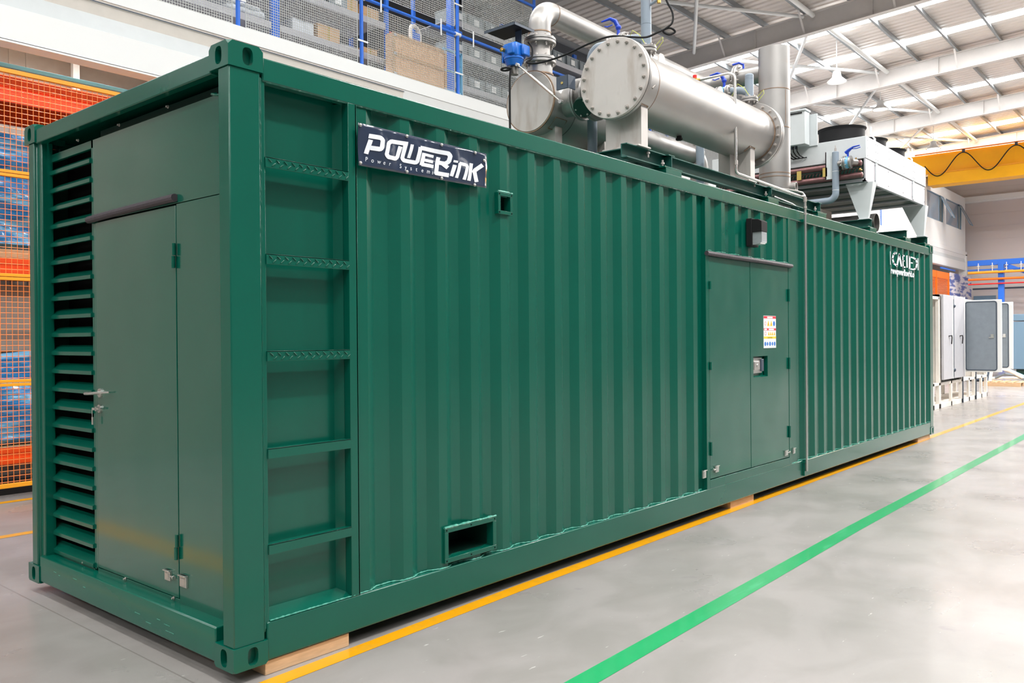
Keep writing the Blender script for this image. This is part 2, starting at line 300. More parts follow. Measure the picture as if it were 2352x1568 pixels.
LOGO_GLYPHS = [[(10.003,2.697),(10.013,2.515),(10.036,2.516),(10.026,2.698)],[(10.326,2.698),(10.249,2.707),(10.209,2.684),(10.286,2.676)],[(10.2,2.7),(10.123,2.667),(10.18,2.656),(10.258,2.69)],[(10.267,2.698),(10.248,2.687),(10.21,2.684),(10.191,2.693),(10.21,2.704),(10.248,2.707)],[(10.115,2.661),(10.08,2.602),(10.153,2.603),(10.188,2.662)],[(10.189,2.664),(10.17,2.653),(10.133,2.65),(10.114,2.659),(10.133,2.67),(10.171,2.673)],[(10.081,2.598),(10.13,2.54),(10.203,2.55),(10.153,2.608)],[(10.154,2.605),(10.135,2.594),(10.098,2.592),(10.08,2.6),(10.098,2.611),(10.135,2.614)],[(10.141,2.535),(10.291,2.503),(10.342,2.523),(10.192,2.555)],[(10.204,2.547),(10.185,2.536),(10.147,2.534),(10.129,2.542),(10.148,2.553),(10.185,2.556)],[(10.354,2.513),(10.466,2.687),(10.39,2.686),(10.279,2.513)],[(10.355,2.515),(10.335,2.504),(10.297,2.502),(10.278,2.51),(10.298,2.521),(10.336,2.524)],[(10.39,2.682),(10.496,2.515),(10.573,2.524),(10.466,2.691)],[(10.467,2.689),(10.447,2.678),(10.409,2.675),(10.39,2.684),(10.409,2.695),(10.448,2.698)],[(10.568,2.691),(10.597,2.508),(10.644,2.512),(10.615,2.695)],[(10.563,2.669),(10.68,2.67),(10.694,2.692),(10.577,2.69)],[(10.564,2.598),(10.676,2.6),(10.685,2.616),(10.573,2.614)],[(10.578,2.509),(10.719,2.51),(10.732,2.531),(10.591,2.53)],[(10.764,2.694),(10.773,2.519),(10.839,2.523),(10.83,2.699)],[(10.895,2.69),(10.891,2.504),(10.974,2.509),(10.978,2.696)],[(10.928,2.675),(11.099,2.675),(11.114,2.694),(10.944,2.694)],[(10.948,2.594),(11.09,2.596),(11.1,2.613),(10.958,2.611)],[(10.924,2.503),(11.113,2.501),(11.131,2.522),(10.941,2.524)],[(11.086,2.673),(11.25,2.658),(11.291,2.681),(11.127,2.696)],[(11.23,2.664),(11.274,2.612),(11.355,2.622),(11.311,2.675)],[(11.312,2.672),(11.291,2.661),(11.25,2.658),(11.229,2.667),(11.25,2.678),(11.291,2.681)],[(11.274,2.617),(11.221,2.537),(11.302,2.537),(11.355,2.617)],[(11.356,2.62),(11.335,2.608),(11.293,2.606),(11.273,2.614),(11.294,2.626),(11.335,2.628)],[(11.245,2.546),(11.106,2.521),(11.138,2.502),(11.278,2.527)],[(11.303,2.539),(11.282,2.528),(11.241,2.526),(11.221,2.534),(11.241,2.546),(11.282,2.548)],[(11.351,2.694),(11.355,2.515),(11.395,2.517),(11.391,2.697)]]
# ------------------------------------------------------------------ the green container
L, W, H = 12.192, 2.438, 2.93
G, GP = M['green'], M['green_panel']
cont = thing('shipping_container', 'long dark green corrugated container on timber blocks housing a generator', 'container')

def casting(x0, x1, y0, y1, z0, z1, fx, fy, top):
    # fx: -1/+1 which x face has the slot, fy likewise
    m = MB(); c = .022
    def poly(a0, a1):
        if top: return [(a0, z0), (a1, z0), (a1, z1-c), (a1-c, z1), (a0+c, z1), (a0, z1-c)]
        return [(a0+c*.6, z0), (a1-c*.6, z0), (a1, z0+c*.6), (a1, z1), (a0, z1), (a0, z0+c*.6)]
    xf, xb = (x0, x1) if fx < 0 else (x1, x0)
    yf, yb = (y0, y1) if fy < 0 else (y1, y0)
    zc = (z0 + z1) / 2
    m.plate_oval(poly(y0, y1), ((y0+y1)/2, zc, .028, .042), lambda a, b, d: (xf - fx*d, a, b), depth=.03)
    m.plate_oval(poly(x0, x1), ((x0+x1)/2 + .010, zc, .028, .042), lambda a, b, d: (a, yf - fy*d, b), depth=.03)
    n = len(m.v)
    m.add([(xb,y,z) for y, z in poly(y0, y1)], [tuple(range(6))])
    m.add([(x,yb,z) for x, z in poly(x0, x1)], [tuple(range(6))])
    zz = z1 if top else z0
    e = c if top else c*.6
    m.add([(x0+e,y0+e,zz),(x1-e,y0+e,zz),(x1-e,y1-e,zz),(x0+e,y1-e,zz)], [(0,1,2,3)])
    z2 = z1-c if top else z0+c*.6
    # chamfer between faces and cap
    o = [(x0,y0,z2),(x1,y0,z2),(x1,y1,z2),(x0,y1,z2)]
    i_ = [(x0+e,y0,zz),(x1-e,y0,zz),(x1,y0+e,zz),(x1,y1-e,zz),(x1-e,y1,zz),(x0+e,y1,zz),(x0,y1-e,zz),(x0,y0+e,zz)]
    cc = [(x0+e,y0+e,zz),(x1-e,y0+e,zz),(x1-e,y1-e,zz),(x0+e,y1-e,zz)]
    for k in range(4):
        pa, pb = i_[(2*k-1) % 8], i_[2*k]
        m.add([o[k], pa, cc[k], pb], [(0,1,3),(1,2,3)])
    for k, (a, b) in enumerate([(0,1),(1,2),(2,3),(3,0)]):
        m.add([i_[2*k], i_[2*k+1], cc[b], cc[a]], [(0,1,2,3)])
    zo = z0 if top else z1
    m.add([(x0,y0,zo),(x1,y0,zo),(x1,y1,zo),(x0,y1,zo)], [(0,1,2,3)])
    # dark box inside
    m.box(x0+.032, x1-.032, y0+.032, y1-.032, z0+.01, z1-.01)
    return m.build('corner_casting', G, cont, smooth=30)
e = .007
for xs, fx in (((-e, .178), -1), ((L-.178, L+e), 1)):
    for ys, fy in (((-e, .162), -1), ((W-.162, W+e), 1)):
        for zs, tp in (((0, .112), False), ((2.822, 2.94), True)):
            casting(*xs, *ys, *zs, fx, fy, tp)

# corner posts
def post(poly, z0=.11, z1=2.824):
    MB().prism(poly, frZ(0), z0, z1).build('corner_post', G, cont, bevel=.006)
post([(0,.0),(.165,.0),(.165,.05),(.09,.05),(.09,.095),(.0,.095),(0,.02)])
post([(.02,W-.028),(.0,W-.045),(.0,W-.125),(.02,W-.13),(.02,W-.20),(.09,W-.20),(.09,W-.02)])
post([(L-.165,.0),(L,.0),(L,.095),(L-.09,.095),(L-.09,.05),(L-.165,.05)])
post([(L-.165,W-.05),(L-.09,W-.05),(L-.09,W-.1),(L,W-.1),(L,W),(L-.165,W)])
MB().box(.165,.194,.008,.06,.16,2.80).build('post_flange', G, cont, bevel=.002)
def bead(pts, r=.005, seed=1, step=.012):
    rnd = random.Random(seed); P = []; R = []
    for a, b in zip(pts[:-1], pts[1:]):
        a, b = Vector(a), Vector(b); n = max(1, int((b-a).length/step))
        for i in range(n):
            P.append(a.lerp(b, i/n)); R.append(r*rnd.uniform(.5, 1.5))
    P.append(Vector(pts[-1])); R.append(r)
    return MB().tube(P, r, 6, rs=R)
bead([(.166,.003,.15),(.166,.003,2.8)], .0032).build('weld_bead', M['green'], cont, smooth=60)

# rails
def rail(name, poly, x0, x1, bev=.008):
    return MB().prism(poly, lambda a, b, d: (x0 + d*(x1-x0), a, b), 0, 1).build(name, G, cont, bevel=bev)
rail('top_side_rail', [(0,2.785),(.06,2.785),(.06,2.90),(0,2.90)], .178, L-.178)
rail('top_side_rail', [(W-.06,2.785),(W,2.785),(W,2.90),(W-.06,2.90)], .178, L-.178)
rail('bottom_side_rail', [(0,.008),(.05,.008),(.12,.02),(.12,.15),(.05,.15),(.05,.192),(0,.192)], .178, L-.178)
rail('bottom_side_rail', [(W-.05,.008),(W,.008),(W,.192),(W-.05,.192)], .178, L-.178)
MB().prism([(.0,2.812),(.05,2.812),(.05,2.905),(.0,2.905)], lambda a, b, d: (a, d, b), .162, W-.162).build('end_header', G, cont, bevel=.006)
MB().prism([(.0,.015),(.1,.015),(.1,.182),(.004,.180),(.0,.174)], lambda a, b, d: (a, d, b), .162, W-.162).build('end_sill', G, cont, bevel=.006)
MB().box(L-.06, L, .162, W-.162, 2.8, 2.9).box(L-.06, L, .162, W-.162, .02, .18).box(L-.05, L-.01, .09, W-.09, .15, 2.82).build('rear_end_wall', G, cont)
MB().box(.06, L-.06, .05, W-.05, 2.86, 2.885).build('roof_panel', G, cont)
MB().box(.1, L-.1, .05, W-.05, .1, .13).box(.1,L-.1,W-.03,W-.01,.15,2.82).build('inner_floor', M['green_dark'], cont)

# corrugated side sheet
YO, YI = .010, .046
def profile(x0, x1, first_edge, pitch=.2813):
    # list of (x, y) along the sheet; first_edge = right edge of first outer flat
    P = [(x0, YO)]; xe = first_edge
    while xe < x1:
        P.append((xe, YO))
        for dx, y in ((.068, YI), (.146, YI), (.213, YO)):
            if xe + dx < x1: P.append((xe+dx, y))
            else: break
        else:
            xe += pitch; continue
        break
    P.append((x1, P[-1][1]))
    return P
def sheet(prof, z0, z1, holes=(), name='corrugated_sheet'):
    xs = list(prof)
    def yat(x):
        for (a, ya), (b, yb) in zip(prof[:-1], prof[1:]):
            if a <= x <= b: return ya if b == a else ya + (yb-ya)*(x-a)/(b-a)
        return prof[-1][1]
    for h in holes:
        for x in h[:2]: xs.append((x, yat(x)))
    xs = sorted(set(xs)); m = MB()
    zs = sorted(set([z0, z1] + [z for h in holes for z in h[2:]]))
    vs = [(x, y, z) for z in zs for x, y in xs]; n = len(xs); fs = []
    for k in range(len(zs)-1):
        for i in range(n-1):
            xm = (xs[i][0]+xs[i+1][0])/2; zm = (zs[k]+zs[k+1])/2
            if any(h[0] < xm < h[1] and h[2] < zm < h[3] for h in holes): continue
            if xs[i+1][0]-xs[i][0] < 1e-6 and xs[i][1] == xs[i+1][1]: continue
            fs.append((k*n+i, k*n+i+1, (k+1)*n+i+1, (k+1)*n+i))
    m.add(vs, fs)
    return m.build(name, GP if 0 else G, cont, smooth=20, bevel=0)
prof1 = [(.745, YO), (.82, YO), (.888, YI), (.998, YI), (1.063, YO)] + profile(1.063, 4.625, 1.133)[1:]
vent_hi = (1.897, 1.992, 2.362, 2.448); vent_lo = (1.405, 1.80, .255, .40)
sheet(prof1, .19, 2.79, (vent_hi, vent_lo))
prof2 = profile(4.71, 6.50, 4.77)
sheet(prof2, 2.31, 2.79)
prof3 = profile(6.56, L-.165, 6.74)
sheet(prof3, .19, 2.79)
for k, pr in enumerate((prof1, prof3)):
    bead([(x, max(.004, y-.004), .196) for x, y in pr], .0045, 3+k).build('weld_bead', M['green_weld'], cont, smooth=60)
bead([(x, y-.003, 2.318) for x, y in prof2], .004, 8).build('weld_bead', M['green_weld'], cont, smooth=60)
bead([(.196,.004,.196),(.745,.004,.196)], .004, 9).build('weld_bead', M['green_weld'], cont, smooth=60)
bead([(.2,.006,2.786),(12,.006,2.786)], .0035, 11).build('weld_bead', G, cont, smooth=60)

# ladder recess
MB().box(.10, .77, .098, .108, .15, 2.80).build('ladder_back_panel', GP, cont)
m = MB(); m.box(.69, .747, .0, .05, .19, 2.79); m.box(.735, .745, .0, .10, .19, 2.79)
m.add([(.69,.05,.19),(.66,.10,.19),(.66,.10,2.79),(.69,.05,2.79)], [(0,1,2,3)])
m.build('ladder_stile', G, cont, bevel=.002)
MB().add([(.194,.0,.192),(.735,.0,.192),(.735,.1,.23),(.194,.1,.23)], [(0,1,2,3)]).build('ladder_foot_ledge', G, cont)
for k, z in enumerate((2.378, 1.912, 1.444, .974, .512)):
    m = MB().box(.192, .692, .0, .006, z, z+.05).box(.192, .692, .0, .042, z+.044, z+.05)
    if k < 3:
        n = 11
        for i in range(n):
            x = .215 + i*.0445
            for sx, sz in ((1, .034), (-1, .016)):
                c = Vector((x + (.02 if sz < .02 else 0), -.002, z + sz))
                m.obox(c, (.024, .006, .0045), Matrix.Rotation(sx*math.radians(40), 3, 'Y'))
    m.build('ladder_rung', G, cont, bevel=.0015)

# end wall: recessed panels
XP = .08
MB().box(XP+.05, XP+.06, .05, 1.64, .15, 2.81).build('end_backing', M['green_dark'], cont)  # dark green puts the shade below the header into the colour
MB().box(XP, XP+.02, .09, 1.630, 2.262, 2.748).build('end_upper_panel', M['green_end'], cont, bevel=.0015)
MB().box(XP, XP+.02, .09, .648, .17, 2.258).box(XP, XP+.02, .648, 1.63, .17, .200).box(XP, XP+.02, 1.612, 1.63, .17, 2.262).build('end_side_panel', M['green_end'], cont, bevel=.0015)
dr = MB().box(XP-.002, XP+.02, .654, 1.607, .205, 2.252).build('personnel_door', M['green_end'], cont, bevel=.002)
MB().box(XP+.015, XP+.019, .64, 1.62, .19, 2.27).build('door_gap_shade', M['dark'], cont)  # black sheet painted as the shade in the door gap
# louvres
m = MB().box(XP, XP+.02, 1.63, 1.655, .12, 2.748).box(XP, XP+.02, 2.322, 2.37, .12, 2.748).box(XP, XP+.02, 1.63, 2.35, 2.70, 2.748).box(XP, XP+.02, 1.63, 2.35, .12, .19)
m.build('louvre_frame', G, cont, bevel=.0015)
MB().box(XP+.15, XP+.16, 1.60, 2.37, .12, 2.80).build('louvre_shade_plate', M['dark'], cont)  # black plate painted as the darkness behind the blades
pitch = (2.73-.195)/22
for k in range(22):
    z = .195 + k*pitch
    m = MB()
    m.add([(XP-.012,1.655,z+.022),(XP-.012,2.322,z+.022),(XP+.05,2.322,z+.062),(XP+.05,1.655,z+.062)], [(0,1,2,3)])
    m.add([(XP-.012,1.655,z),(XP-.012,2.322,z),(XP-.012,2.322,z+.022),(XP-.012,1.655,z+.022)], [(0,1,2,3)])
    m.add([(XP-.012,1.655,z),(XP+.0,1.655,z-.002),(XP+.0,2.322,z-.002),(XP-.012,2.322,z)], [(0,1,2,3)])
    m.add([(XP-.012,2.322,z),(XP-.012,2.322,z+.022),(XP+.05,2.322,z+.062),(XP+.0,2.322,z)], [(0,1,2,3)])
    m.add([(XP-.012,1.655,z),(XP-.012,1.655,z+.022),(XP+.05,1.655,z+.062),(XP+.0,1.655,z)], [(0,1,2,3)])
    m.build('louvre_blade', G, cont, smooth=0)
MB().tube([(XP-.014,1.668,2.272),(XP-.016,1.4,2.278),(XP-.016,1.0,2.284),(XP-.014,.634,2.288)], .021, 10).build('door_seal', M['rubber'], cont)
# handle, cylinder, hinges on the end door
m = MB().cyl((XP-.012,1.552,1.243),(XP,1.552,1.243),.026,20).cyl((XP-.05,1.552,1.243),(XP-.01,1.552,1.243),.009,12)
m.tube([(XP-.05,1.552,1.243),(XP-.055,1.60,1.240),(XP-.05,1.652,1.238),(XP-.035,1.662,1.238)], .009, 10)
m.tube([(XP-.05,1.552,1.243),(XP-.05,1.50,1.247),(XP-.02,1.40,1.253)], .005, 8)
m.build('door_handle', M['chrome'], dr)
m = MB().cyl((XP-.012,1.560,1.150),(XP,1.560,1.150),.024,20).box(XP-.03,XP-.01,1.552,1.568,1.137,1.163)
m.build('lock_cylinder', M['chrome'], dr)
m = MB().box(XP-.034,XP-.031,1.566,1.60,1.142,1.156).tube([(XP-.032,1.60,1.145),(XP-.03,1.605,1.12),(XP-.03,1.603,1.10)], .002, 6).box(XP-.032,XP-.029,1.59,1.61,1.055,1.10).box(XP-.032,XP-.029,1.515,1.545,1.146,1.158)
m.build('key', M['chrome'], dr)
for z0, z1 in ((1.925, 2.053), (.408, .538)):
    MB().cyl((XP-.014,.656,z0),(XP-.014,.656,(z0+z1)/2-.002),.010,12).cyl((XP-.014,.650,(z0+z1)/2+.002),(XP-.014,.650,z1),.009,12).build('door_hinge', G, dr)
def latch(y0, y1, z0, z1, pin, parent, plane='x', c=0):
    m = MB()
    if plane == 'x':
        m.box(c-.012, c, y0, y1, z0, z1).box(c-.022, c-.002, y0-.003, y1+.003, z1-.006, z1)
        m.box(c-.018, c-.01, y0+.012, y1-.012, z0+.01, z1-.016)
        if pin: m.cyl((c-.014,y0,(z0+z1)/2),(c-.014,y0-.045,(z0+z1)/2),.005,8).cyl((c-.014,y0-.040,(z0+z1)/2),(c-.014,y0-.048,(z0+z1)/2),.011,10)
    else:
        m.box(y0, y1, c-.012, c, z0, z1).box(y0-.003, y1+.003, c-.022, c-.002, z1-.006, z1).box(y0+.012, y1-.012, c-.018, c-.01, z0+.01, z1-.016)
        if pin:
            s = pin; e0 = y0 if s < 0 else y1
            m.cyl((e0,c-.014,(z0+z1)/2),(e0+s*.045,c-.014,(z0+z1)/2),.005,8).cyl((e0+s*.040,c-.014,(z0+z1)/2),(e0+s*.048,c-.014,(z0+z1)/2),.011,10)
    return m.build('padlock_bracket', M['chrome'], parent, bevel=.001)
latch(.728, .786, .282, .338, 1, dr, 'x', XP)
latch(.560, .628, .276, .338, 0, cont, 'x', XP)
# small bolts round the end recess
bl = MB().cyl((0,0,0),(-.014,0,0),.0055,8).cyl((-.002,0,0),(-.004,0,0),.009,12).build('bolt', M['bolt'], cont, at=(XP,.718,2.775))
for y, z in ((1.278,2.775),(1.826,2.775),(2.345,2.343),(2.345,1.911),(2.345,1.478),(2.345,1.048),(2.345,.607),(2.345,.205),(1.805,.2),(1.258,.198),(.708,.196)):
    dup(bl, (XP-.0, y, z), cont)
MB().tube([(.06,.13,2.72),(.03,.17,2.72),(.03,.2,2.73),(.06,.21,2.74)], .006, 8).build('lashing_hook', G, cont)
MB().tube([(.07,2.28+.03*math.cos(a),2.66+.022*math.sin(a)) for a in [i*PI/6 for i in range(13)]], .005, 8).build('lashing_hook', G, cont)

# side double doors
m = MB()
m.box(4.655, 4.712, .0, .06, .19, 2.79).box(6.497, 6.56, .0, .06, .19, 2.79).box(4.712, 6.497, .0, .06, .19, .268).box(4.712, 6.497, .0, .06, 2.272, 2.312)
m.build('side_door_frame', G, cont, bevel=.002)
MB().box(4.62, 6.55, .055, .062, .2, 2.3).build('door_gap_shade', M['dark'], cont)  # black sheet gives the side door gaps their shade by colour
MB().box(4.6,4.66,.044,.05,.19,2.79).build('side_sheet_return', G, cont)
ld = MB().box(4.720, 5.560, .003, .045, .276, 2.266).build('side_door_leaf', GP, cont, bevel=.002)
m = MB().box(5.570, 6.490, .003, .045, .276, 1.145).box(5.570, 6.490, .003, .045, 1.350, 2.266).box(5.570, 5.63, .003, .045, 1.145, 1.35).box(5.965, 6.490, .003, .045, 1.145, 1.35)
rd = m.build('side_door_leaf', GP, cont)
m = MB().box(5.63, 5.965, .052, .056, 1.145, 1.35); m.add([(5.63,.003,1.145),(5.965,.003,1.145),(5.965,.052,1.16),(5.63,.052,1.16)], [(0,1,2,3)])
m.build('lock_recess', G, rd)
m = MB().box(5.64, 5.90, .035, .05, 1.18, 1.335).box(5.66, 5.86, .022, .036, 1.20, 1.315).box(5.68, 5.80, .012, .024, 1.215, 1.30).cyl((5.74,.012,1.26),(5.74,.004,1.26),.016,14)
m.build('paddle_lock', M['chrome'], rd, bevel=.003)
MB().box(5.83,5.885,.008,.024,1.20,1.32).build('lock_grip', M['slate'], rd, bevel=.004)
for x, par, zz in ((4.722, ld, ((1.97,2.04),(1.25,1.32),(.486,.606))), (6.488, rd, ((1.91,2.04),(1.20,1.32),(.48,.60)))):
    for z0, z1 in zz:
        MB().cyl((x,-.008,z0),(x,-.008,z1),.011,12).build('door_hinge', M['green_beam'] if 0 else G, par)
latch(4.80, 4.865, .325, .385, -1, ld, 'y', .003)
latch(6.36, 6.43, .30, .355, 1, rd, 'y', .003)
latch(4.575, 4.635, .30, .37, 0, cont, 'y', .01)
latch(6.565, 6.62, .30, .36, 0, cont, 'y', .0)
MB().tube([(4.65,-.012,2.286),(5.2,-.014,2.284),(5.9,-.014,2.287),(6.54,-.012,2.284),(6.56,-.008,2.286)], .021, 10).build('door_seal', M['rubber'], cont)

# vents in the side
def vent(o, i, name, bolts):
    m = MB(); x0, x1, z0, z1 = o; a0, a1, b0, b1 = i
    m.box(x0, x1, -.006, .05, z0, b0).box(x0, x1, -.006, .05, b1, z1).box(x0, a0, -.006, .05, b0, b1).box(a1, x1, -.006, .05, b0, b1)
    v = m.build(name, G, cont, bevel=.0015)
    m = MB(); d0, d1 = .05, .30
    m.add([(a0,d0,b0),(a1,d0,b0),(a1,d1,b0),(a0,d1,b0)], [(0,1,2,3)]).add([(a0,d0,b1),(a1,d0,b1),(a1,d1,b1),(a0,d1,b1)], [(0,1,2,3)])
    m.add([(a0,d0,b0),(a0,d1,b0),(a0,d1,b1),(a0,d0,b1)], [(0,1,2,3)]).add([(a1,d0,b0),(a1,d1,b0),(a1,d1,b1),(a1,d0,b1)], [(0,1,2,3)]).add([(a0,d1,b0),(a1,d1,b0),(a1,d1,b1),(a0,d1,b1)], [(0,1,2,3)])
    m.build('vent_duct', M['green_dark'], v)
    for x, z in bolts: MB().cyl((x,-.0065,z),(x,-.0075,z),.005,10).build('screw_hole', M['dark'], v)
    bead([(x0,-.002,z1+.003),(x1,-.002,z1+.003)], .007, 5, .02).build('weld_bead', M['green_weld'], v)
    return v
vent((1.375,1.832,.222,.428), (1.405,1.80,.25,.40), 'vent_opening', [(1.39,.415),(1.60,.415),(1.815,.415),(1.39,.235),(1.60,.235),(1.815,.235)])
vent((1.875,2.015,2.336,2.474), (1.897,1.992,2.358,2.452), 'vent_opening', [(1.886,2.463),(2.004,2.463),(1.886,2.347),(2.004,2.347)])
# roof pedestals
ped = MB()
ped.prism([(-.13,0),(.13,0),(.13,.055),(-.13,.055)], lambda a, b, d: (a, d, b), 0, .16)
ped.box(-.15,.15,-.0,.17,.055,.068)
ped = ped.build('roof_pedestal', G, cont, at=(4.16,.03,2.90), bevel=.002)
for x, y in ((6.20,.03),(7.56,.03),(9.40,.03),(10.99,.03),(12.02,.03),(4.16,1.9),(6.2,1.9),(7.56,1.9),(9.4,2.2),(12.02,2.2)): dup(ped, (x,y,2.90), cont)

# scratches on the sill and the post
m = MB()
for y, z, l in ((2.02,.115,.06),(1.96,.105,.04),(1.72,.125,.09),(1.60,.10,.05),(.92,.085,.10),(.80,.06,.09),(.70,.10,.06),(.60,.09,.10),(.56,.06,.14)):
    m.box(-.0012, 0, y, y+l*.6, z, z+.0025)
m.build('paint_scratch', M['green_weld'], cont)

# timber blocks under it
for i, (x0, x1, y0, lab) in enumerate(((.172,.677,.012,'pale wooden block under the near corner of the green container'), (5.172,5.677,.03,'wooden block under the middle of the container, below the side doors'), (11.40,12.05,.02,'wooden block under the far end of the green container'))):
    o = MB().box(x0, x1, y0, y0+.9, FZ, .0 if i else .004).build('timber_block', M['wood'], bevel=.003)
    tag(o, lab, 'wooden block', 'timber blocks under the container')
tag(MB().box(.3,1.2,1.8,2.3,FZ,0).build('timber_block', M['wood']), 'wooden block under the far near-end corner of the container', 'wooden block', 'timber blocks under the container')

# ------------------------------------------------------------------ things fixed on the container side
bn = thing('company_banner', 'dark blue vinyl banner with white POWERLINK lettering riveted to the container', 'banner', (1.24,-.03,2.58))
m = MB(); nx, nz = 60, 14
def bpos(u, v):
    x = .738 + u*1.005; z0 = 2.464 + .012*u; z1 = 2.690 - .002*u
    z = z0 + (z1-z0)*v
    rp = .006*math.sin(u*21+v*3)*math.sin(PI*max(0,min(1,v))) + .004*math.sin(u*9 - v*7)*math.sin(PI*max(0,min(1,v)))*math.sin(PI*max(0,min(1,u)))
    return (x, -.024 + rp, z)
vs = [bpos(i/nx, j/nz) for j in range(nz+1) for i in range(nx+1)]
m.add(vs, [(j*(nx+1)+i, j*(nx+1)+i+1, (j+1)*(nx+1)+i+1, (j+1)*(nx+1)+i) for j in range(nz) for i in range(nx)])
bo = m.build('banner_sheet', M['banner'], bn, smooth=60)
sm = bo.modifiers.new('t', 'SOLIDIFY'); sm.thickness = .001; sm.offset = 1
def bsurf(x, z, d):
    u = (x-.738)/1.005; z0 = 2.464 + .012*u; z1 = 2.690 - .002*u
    return (x, bpos(u, (z-z0)/(z1-z0))[1] - d, z)
m = MB()
for k, q in enumerate(BANNER_GLYPHS):
    # subdivide along the first edge so that the print follows the vinyl
    if len(q) == 4:
        n = 6
        for i in range(n):
            a = [(q[0][0]+(q[1][0]-q[0][0])*t, q[0][1]+(q[1][1]-q[0][1])*t) for t in (i/n, (i+1)/n)]
            b = [(q[3][0]+(q[2][0]-q[3][0])*t, q[3][1]+(q[2][1]-q[3][1])*t) for t in (i/n, (i+1)/n)]
            m.add([bsurf(*a[0],.0035), bsurf(*a[1],.0035), bsurf(*b[1],.0035), bsurf(*b[0],.0035)], [(0,1,2,3)])
    else: m.add([bsurf(x, z, .0034) for x, z in q], [tuple(range(len(q)))])
m.build('banner_lettering', M['print'], bn, smooth=60)
def text_mesh(body, size, sx=1.0, off=0):
    c = bpy.data.curves.new('t', 'FONT'); c.body = body; c.offset = off; c.size = size; c.resolution_u = 3; c.align_x = 'LEFT'
    o = bpy.data.objects.new('t', c); COL.objects.link(o)
    dg = bpy.context.evaluated_depsgraph_get(); me = bpy.data.meshes.new_from_object(o.evaluated_get(dg))
    vs = [(v.co.x*sx, v.co.y) for v in me.vertices]; fs = [tuple(p.vertices) for p in me.polygons]
    bpy.data.objects.remove(o); bpy.data.curves.remove(c); bpy.data.meshes.remove(me)
    return vs, fs
m = MB()
for k, ch in enumerate('Power Systems'):
    if ch == ' ': continue
    vs, fs = text_mesh(ch, .034)
    x0 = .782 + k*.0405
    m.add([bsurf(x0 + a + b*.15, 2.494 + b + .001*k*0, .0035) for a, b in vs], fs)
m.build('banner_subtitle', M['print'], bn, smooth=0)
rv = MB().cyl((0,0,0),(0,-.004,0),.010,16).sphere((0,-.004,0),.007,10,6).build('eyelet', M['chrome'], bn, at=(.747,-.03,2.678))
for x, z in ((1.077,2.678),(1.349,2.676),(1.636,2.677),(.745,2.478),(1.075,2.479),(1.347,2.481),(1.628,2.480),(1.716,2.642)): dup(rv, (x,-.03,z), bn)

o = MB()
for q in LOGO_GLYPHS: o.add([(x, -.002, z) for x, z in q], [tuple(range(len(q)))])
lg = o.build('painted_lettering', M['print'], smooth=0); tag(lg, 'white painted lettering high on the far end of the container side', 'lettering')
m = MB(); vs, fs = text_mesh('rwwpwerlkwrld.o', .13, off=.006); w = max(a for a, b in vs)
m.add([(10.03 + a/w*1.14, -.002, 2.40 + b*.92) for a, b in vs], fs)
m.build('web_address', M['print'], lg, smooth=0)

# warning notice
sg = thing('warning_sign', 'white safety notice with red and yellow bands on the right side door', 'sign', (6.02,.0,1.59))
X0, X1, Z0, Z1 = 5.869, 6.166, 1.428, 1.752
MB().box(X0, X1, .0, .0028, Z0, Z1).build('sign_board', M['white'], sg)
def sx(t): return X0 + t*(X1-X0)
def sz(t): return Z1 - t*(Z1-Z0)
m = MB().box(sx(0), sx(1), -.0006, .0, sz(.085), sz(.01)).box(sx(0), sx(1), -.0006, .0, sz(.455), sz(.385)).build('red_band', M['signred'], sg)
MB().box(sx(0), sx(1), -.0006, .0, sz(.71), sz(.64)).build('yellow_band', M['signyellow'], sg)
m = MB()
m.box(sx(.28), sx(.72), -.0012, -.0006, sz(.075), sz(.03)).box(sx(.04), sx(.25), -.0012, -.0006, sz(.445), sz(.40)).box(sx(.4), sx(.82), -.0012, -.0006, sz(.445), sz(.40)).build('band_caption', M['white'], sg)
m = MB(); vs, fs = text_mesh('CAUTION', .020); w = max(a for a, b in vs)
m.add([(sx(.30) + a/w*.115, -.0012, sz(.70) + b) for a, b in vs], fs).build('caution_caption', M['black'], sg, smooth=0)
m = MB(); mb = MB(); mk = MB()
for cx, cz, r, k in ((.37,.24,.05,'t'),(.61,.24,.05,'t'),(.40,.55,.036,'t'),(.55,.55,.036,'t'),(.70,.55,.036,'t'),(.87,.55,.036,'t')):
    x, z = sx(cx), sz(cz)
    m.add([(x-r*.6,-.0008,z-r*.5),(x+r*.6,-.0008,z-r*.5),(x,-.0008,z+r*.7)], [(0,1,2)])
    mk.add([(x-r*.12,-.0012,z-r*.3),(x+r*.12,-.0012,z-r*.3),(x,-.0012,z+r*.25)], [(0,1,2)])
for cx, cz, r in ((.84,.24,.026),(.12,.87,.022),(.30,.87,.019),(.50,.87,.022),(.69,.87,.019),(.88,.87,.022)):
    x, z = sx(cx), sz(cz); mb.cyl((x,-.0004,z),(x,-.0009,z),r,20)
m.build('warning_triangle', M['signyellow'], sg, smooth=0); mb.build('blue_disc', M['signblue'], sg, smooth=0)
for cx, cz in ((.13,.24),(.14,.55)): mk.pipe((sx(cx),-.0004,sz(cz)),(sx(cx),-.0009,sz(cz)),.02,.016,16)
mk.build('pictogram', M['signred'], sg, smooth=0)

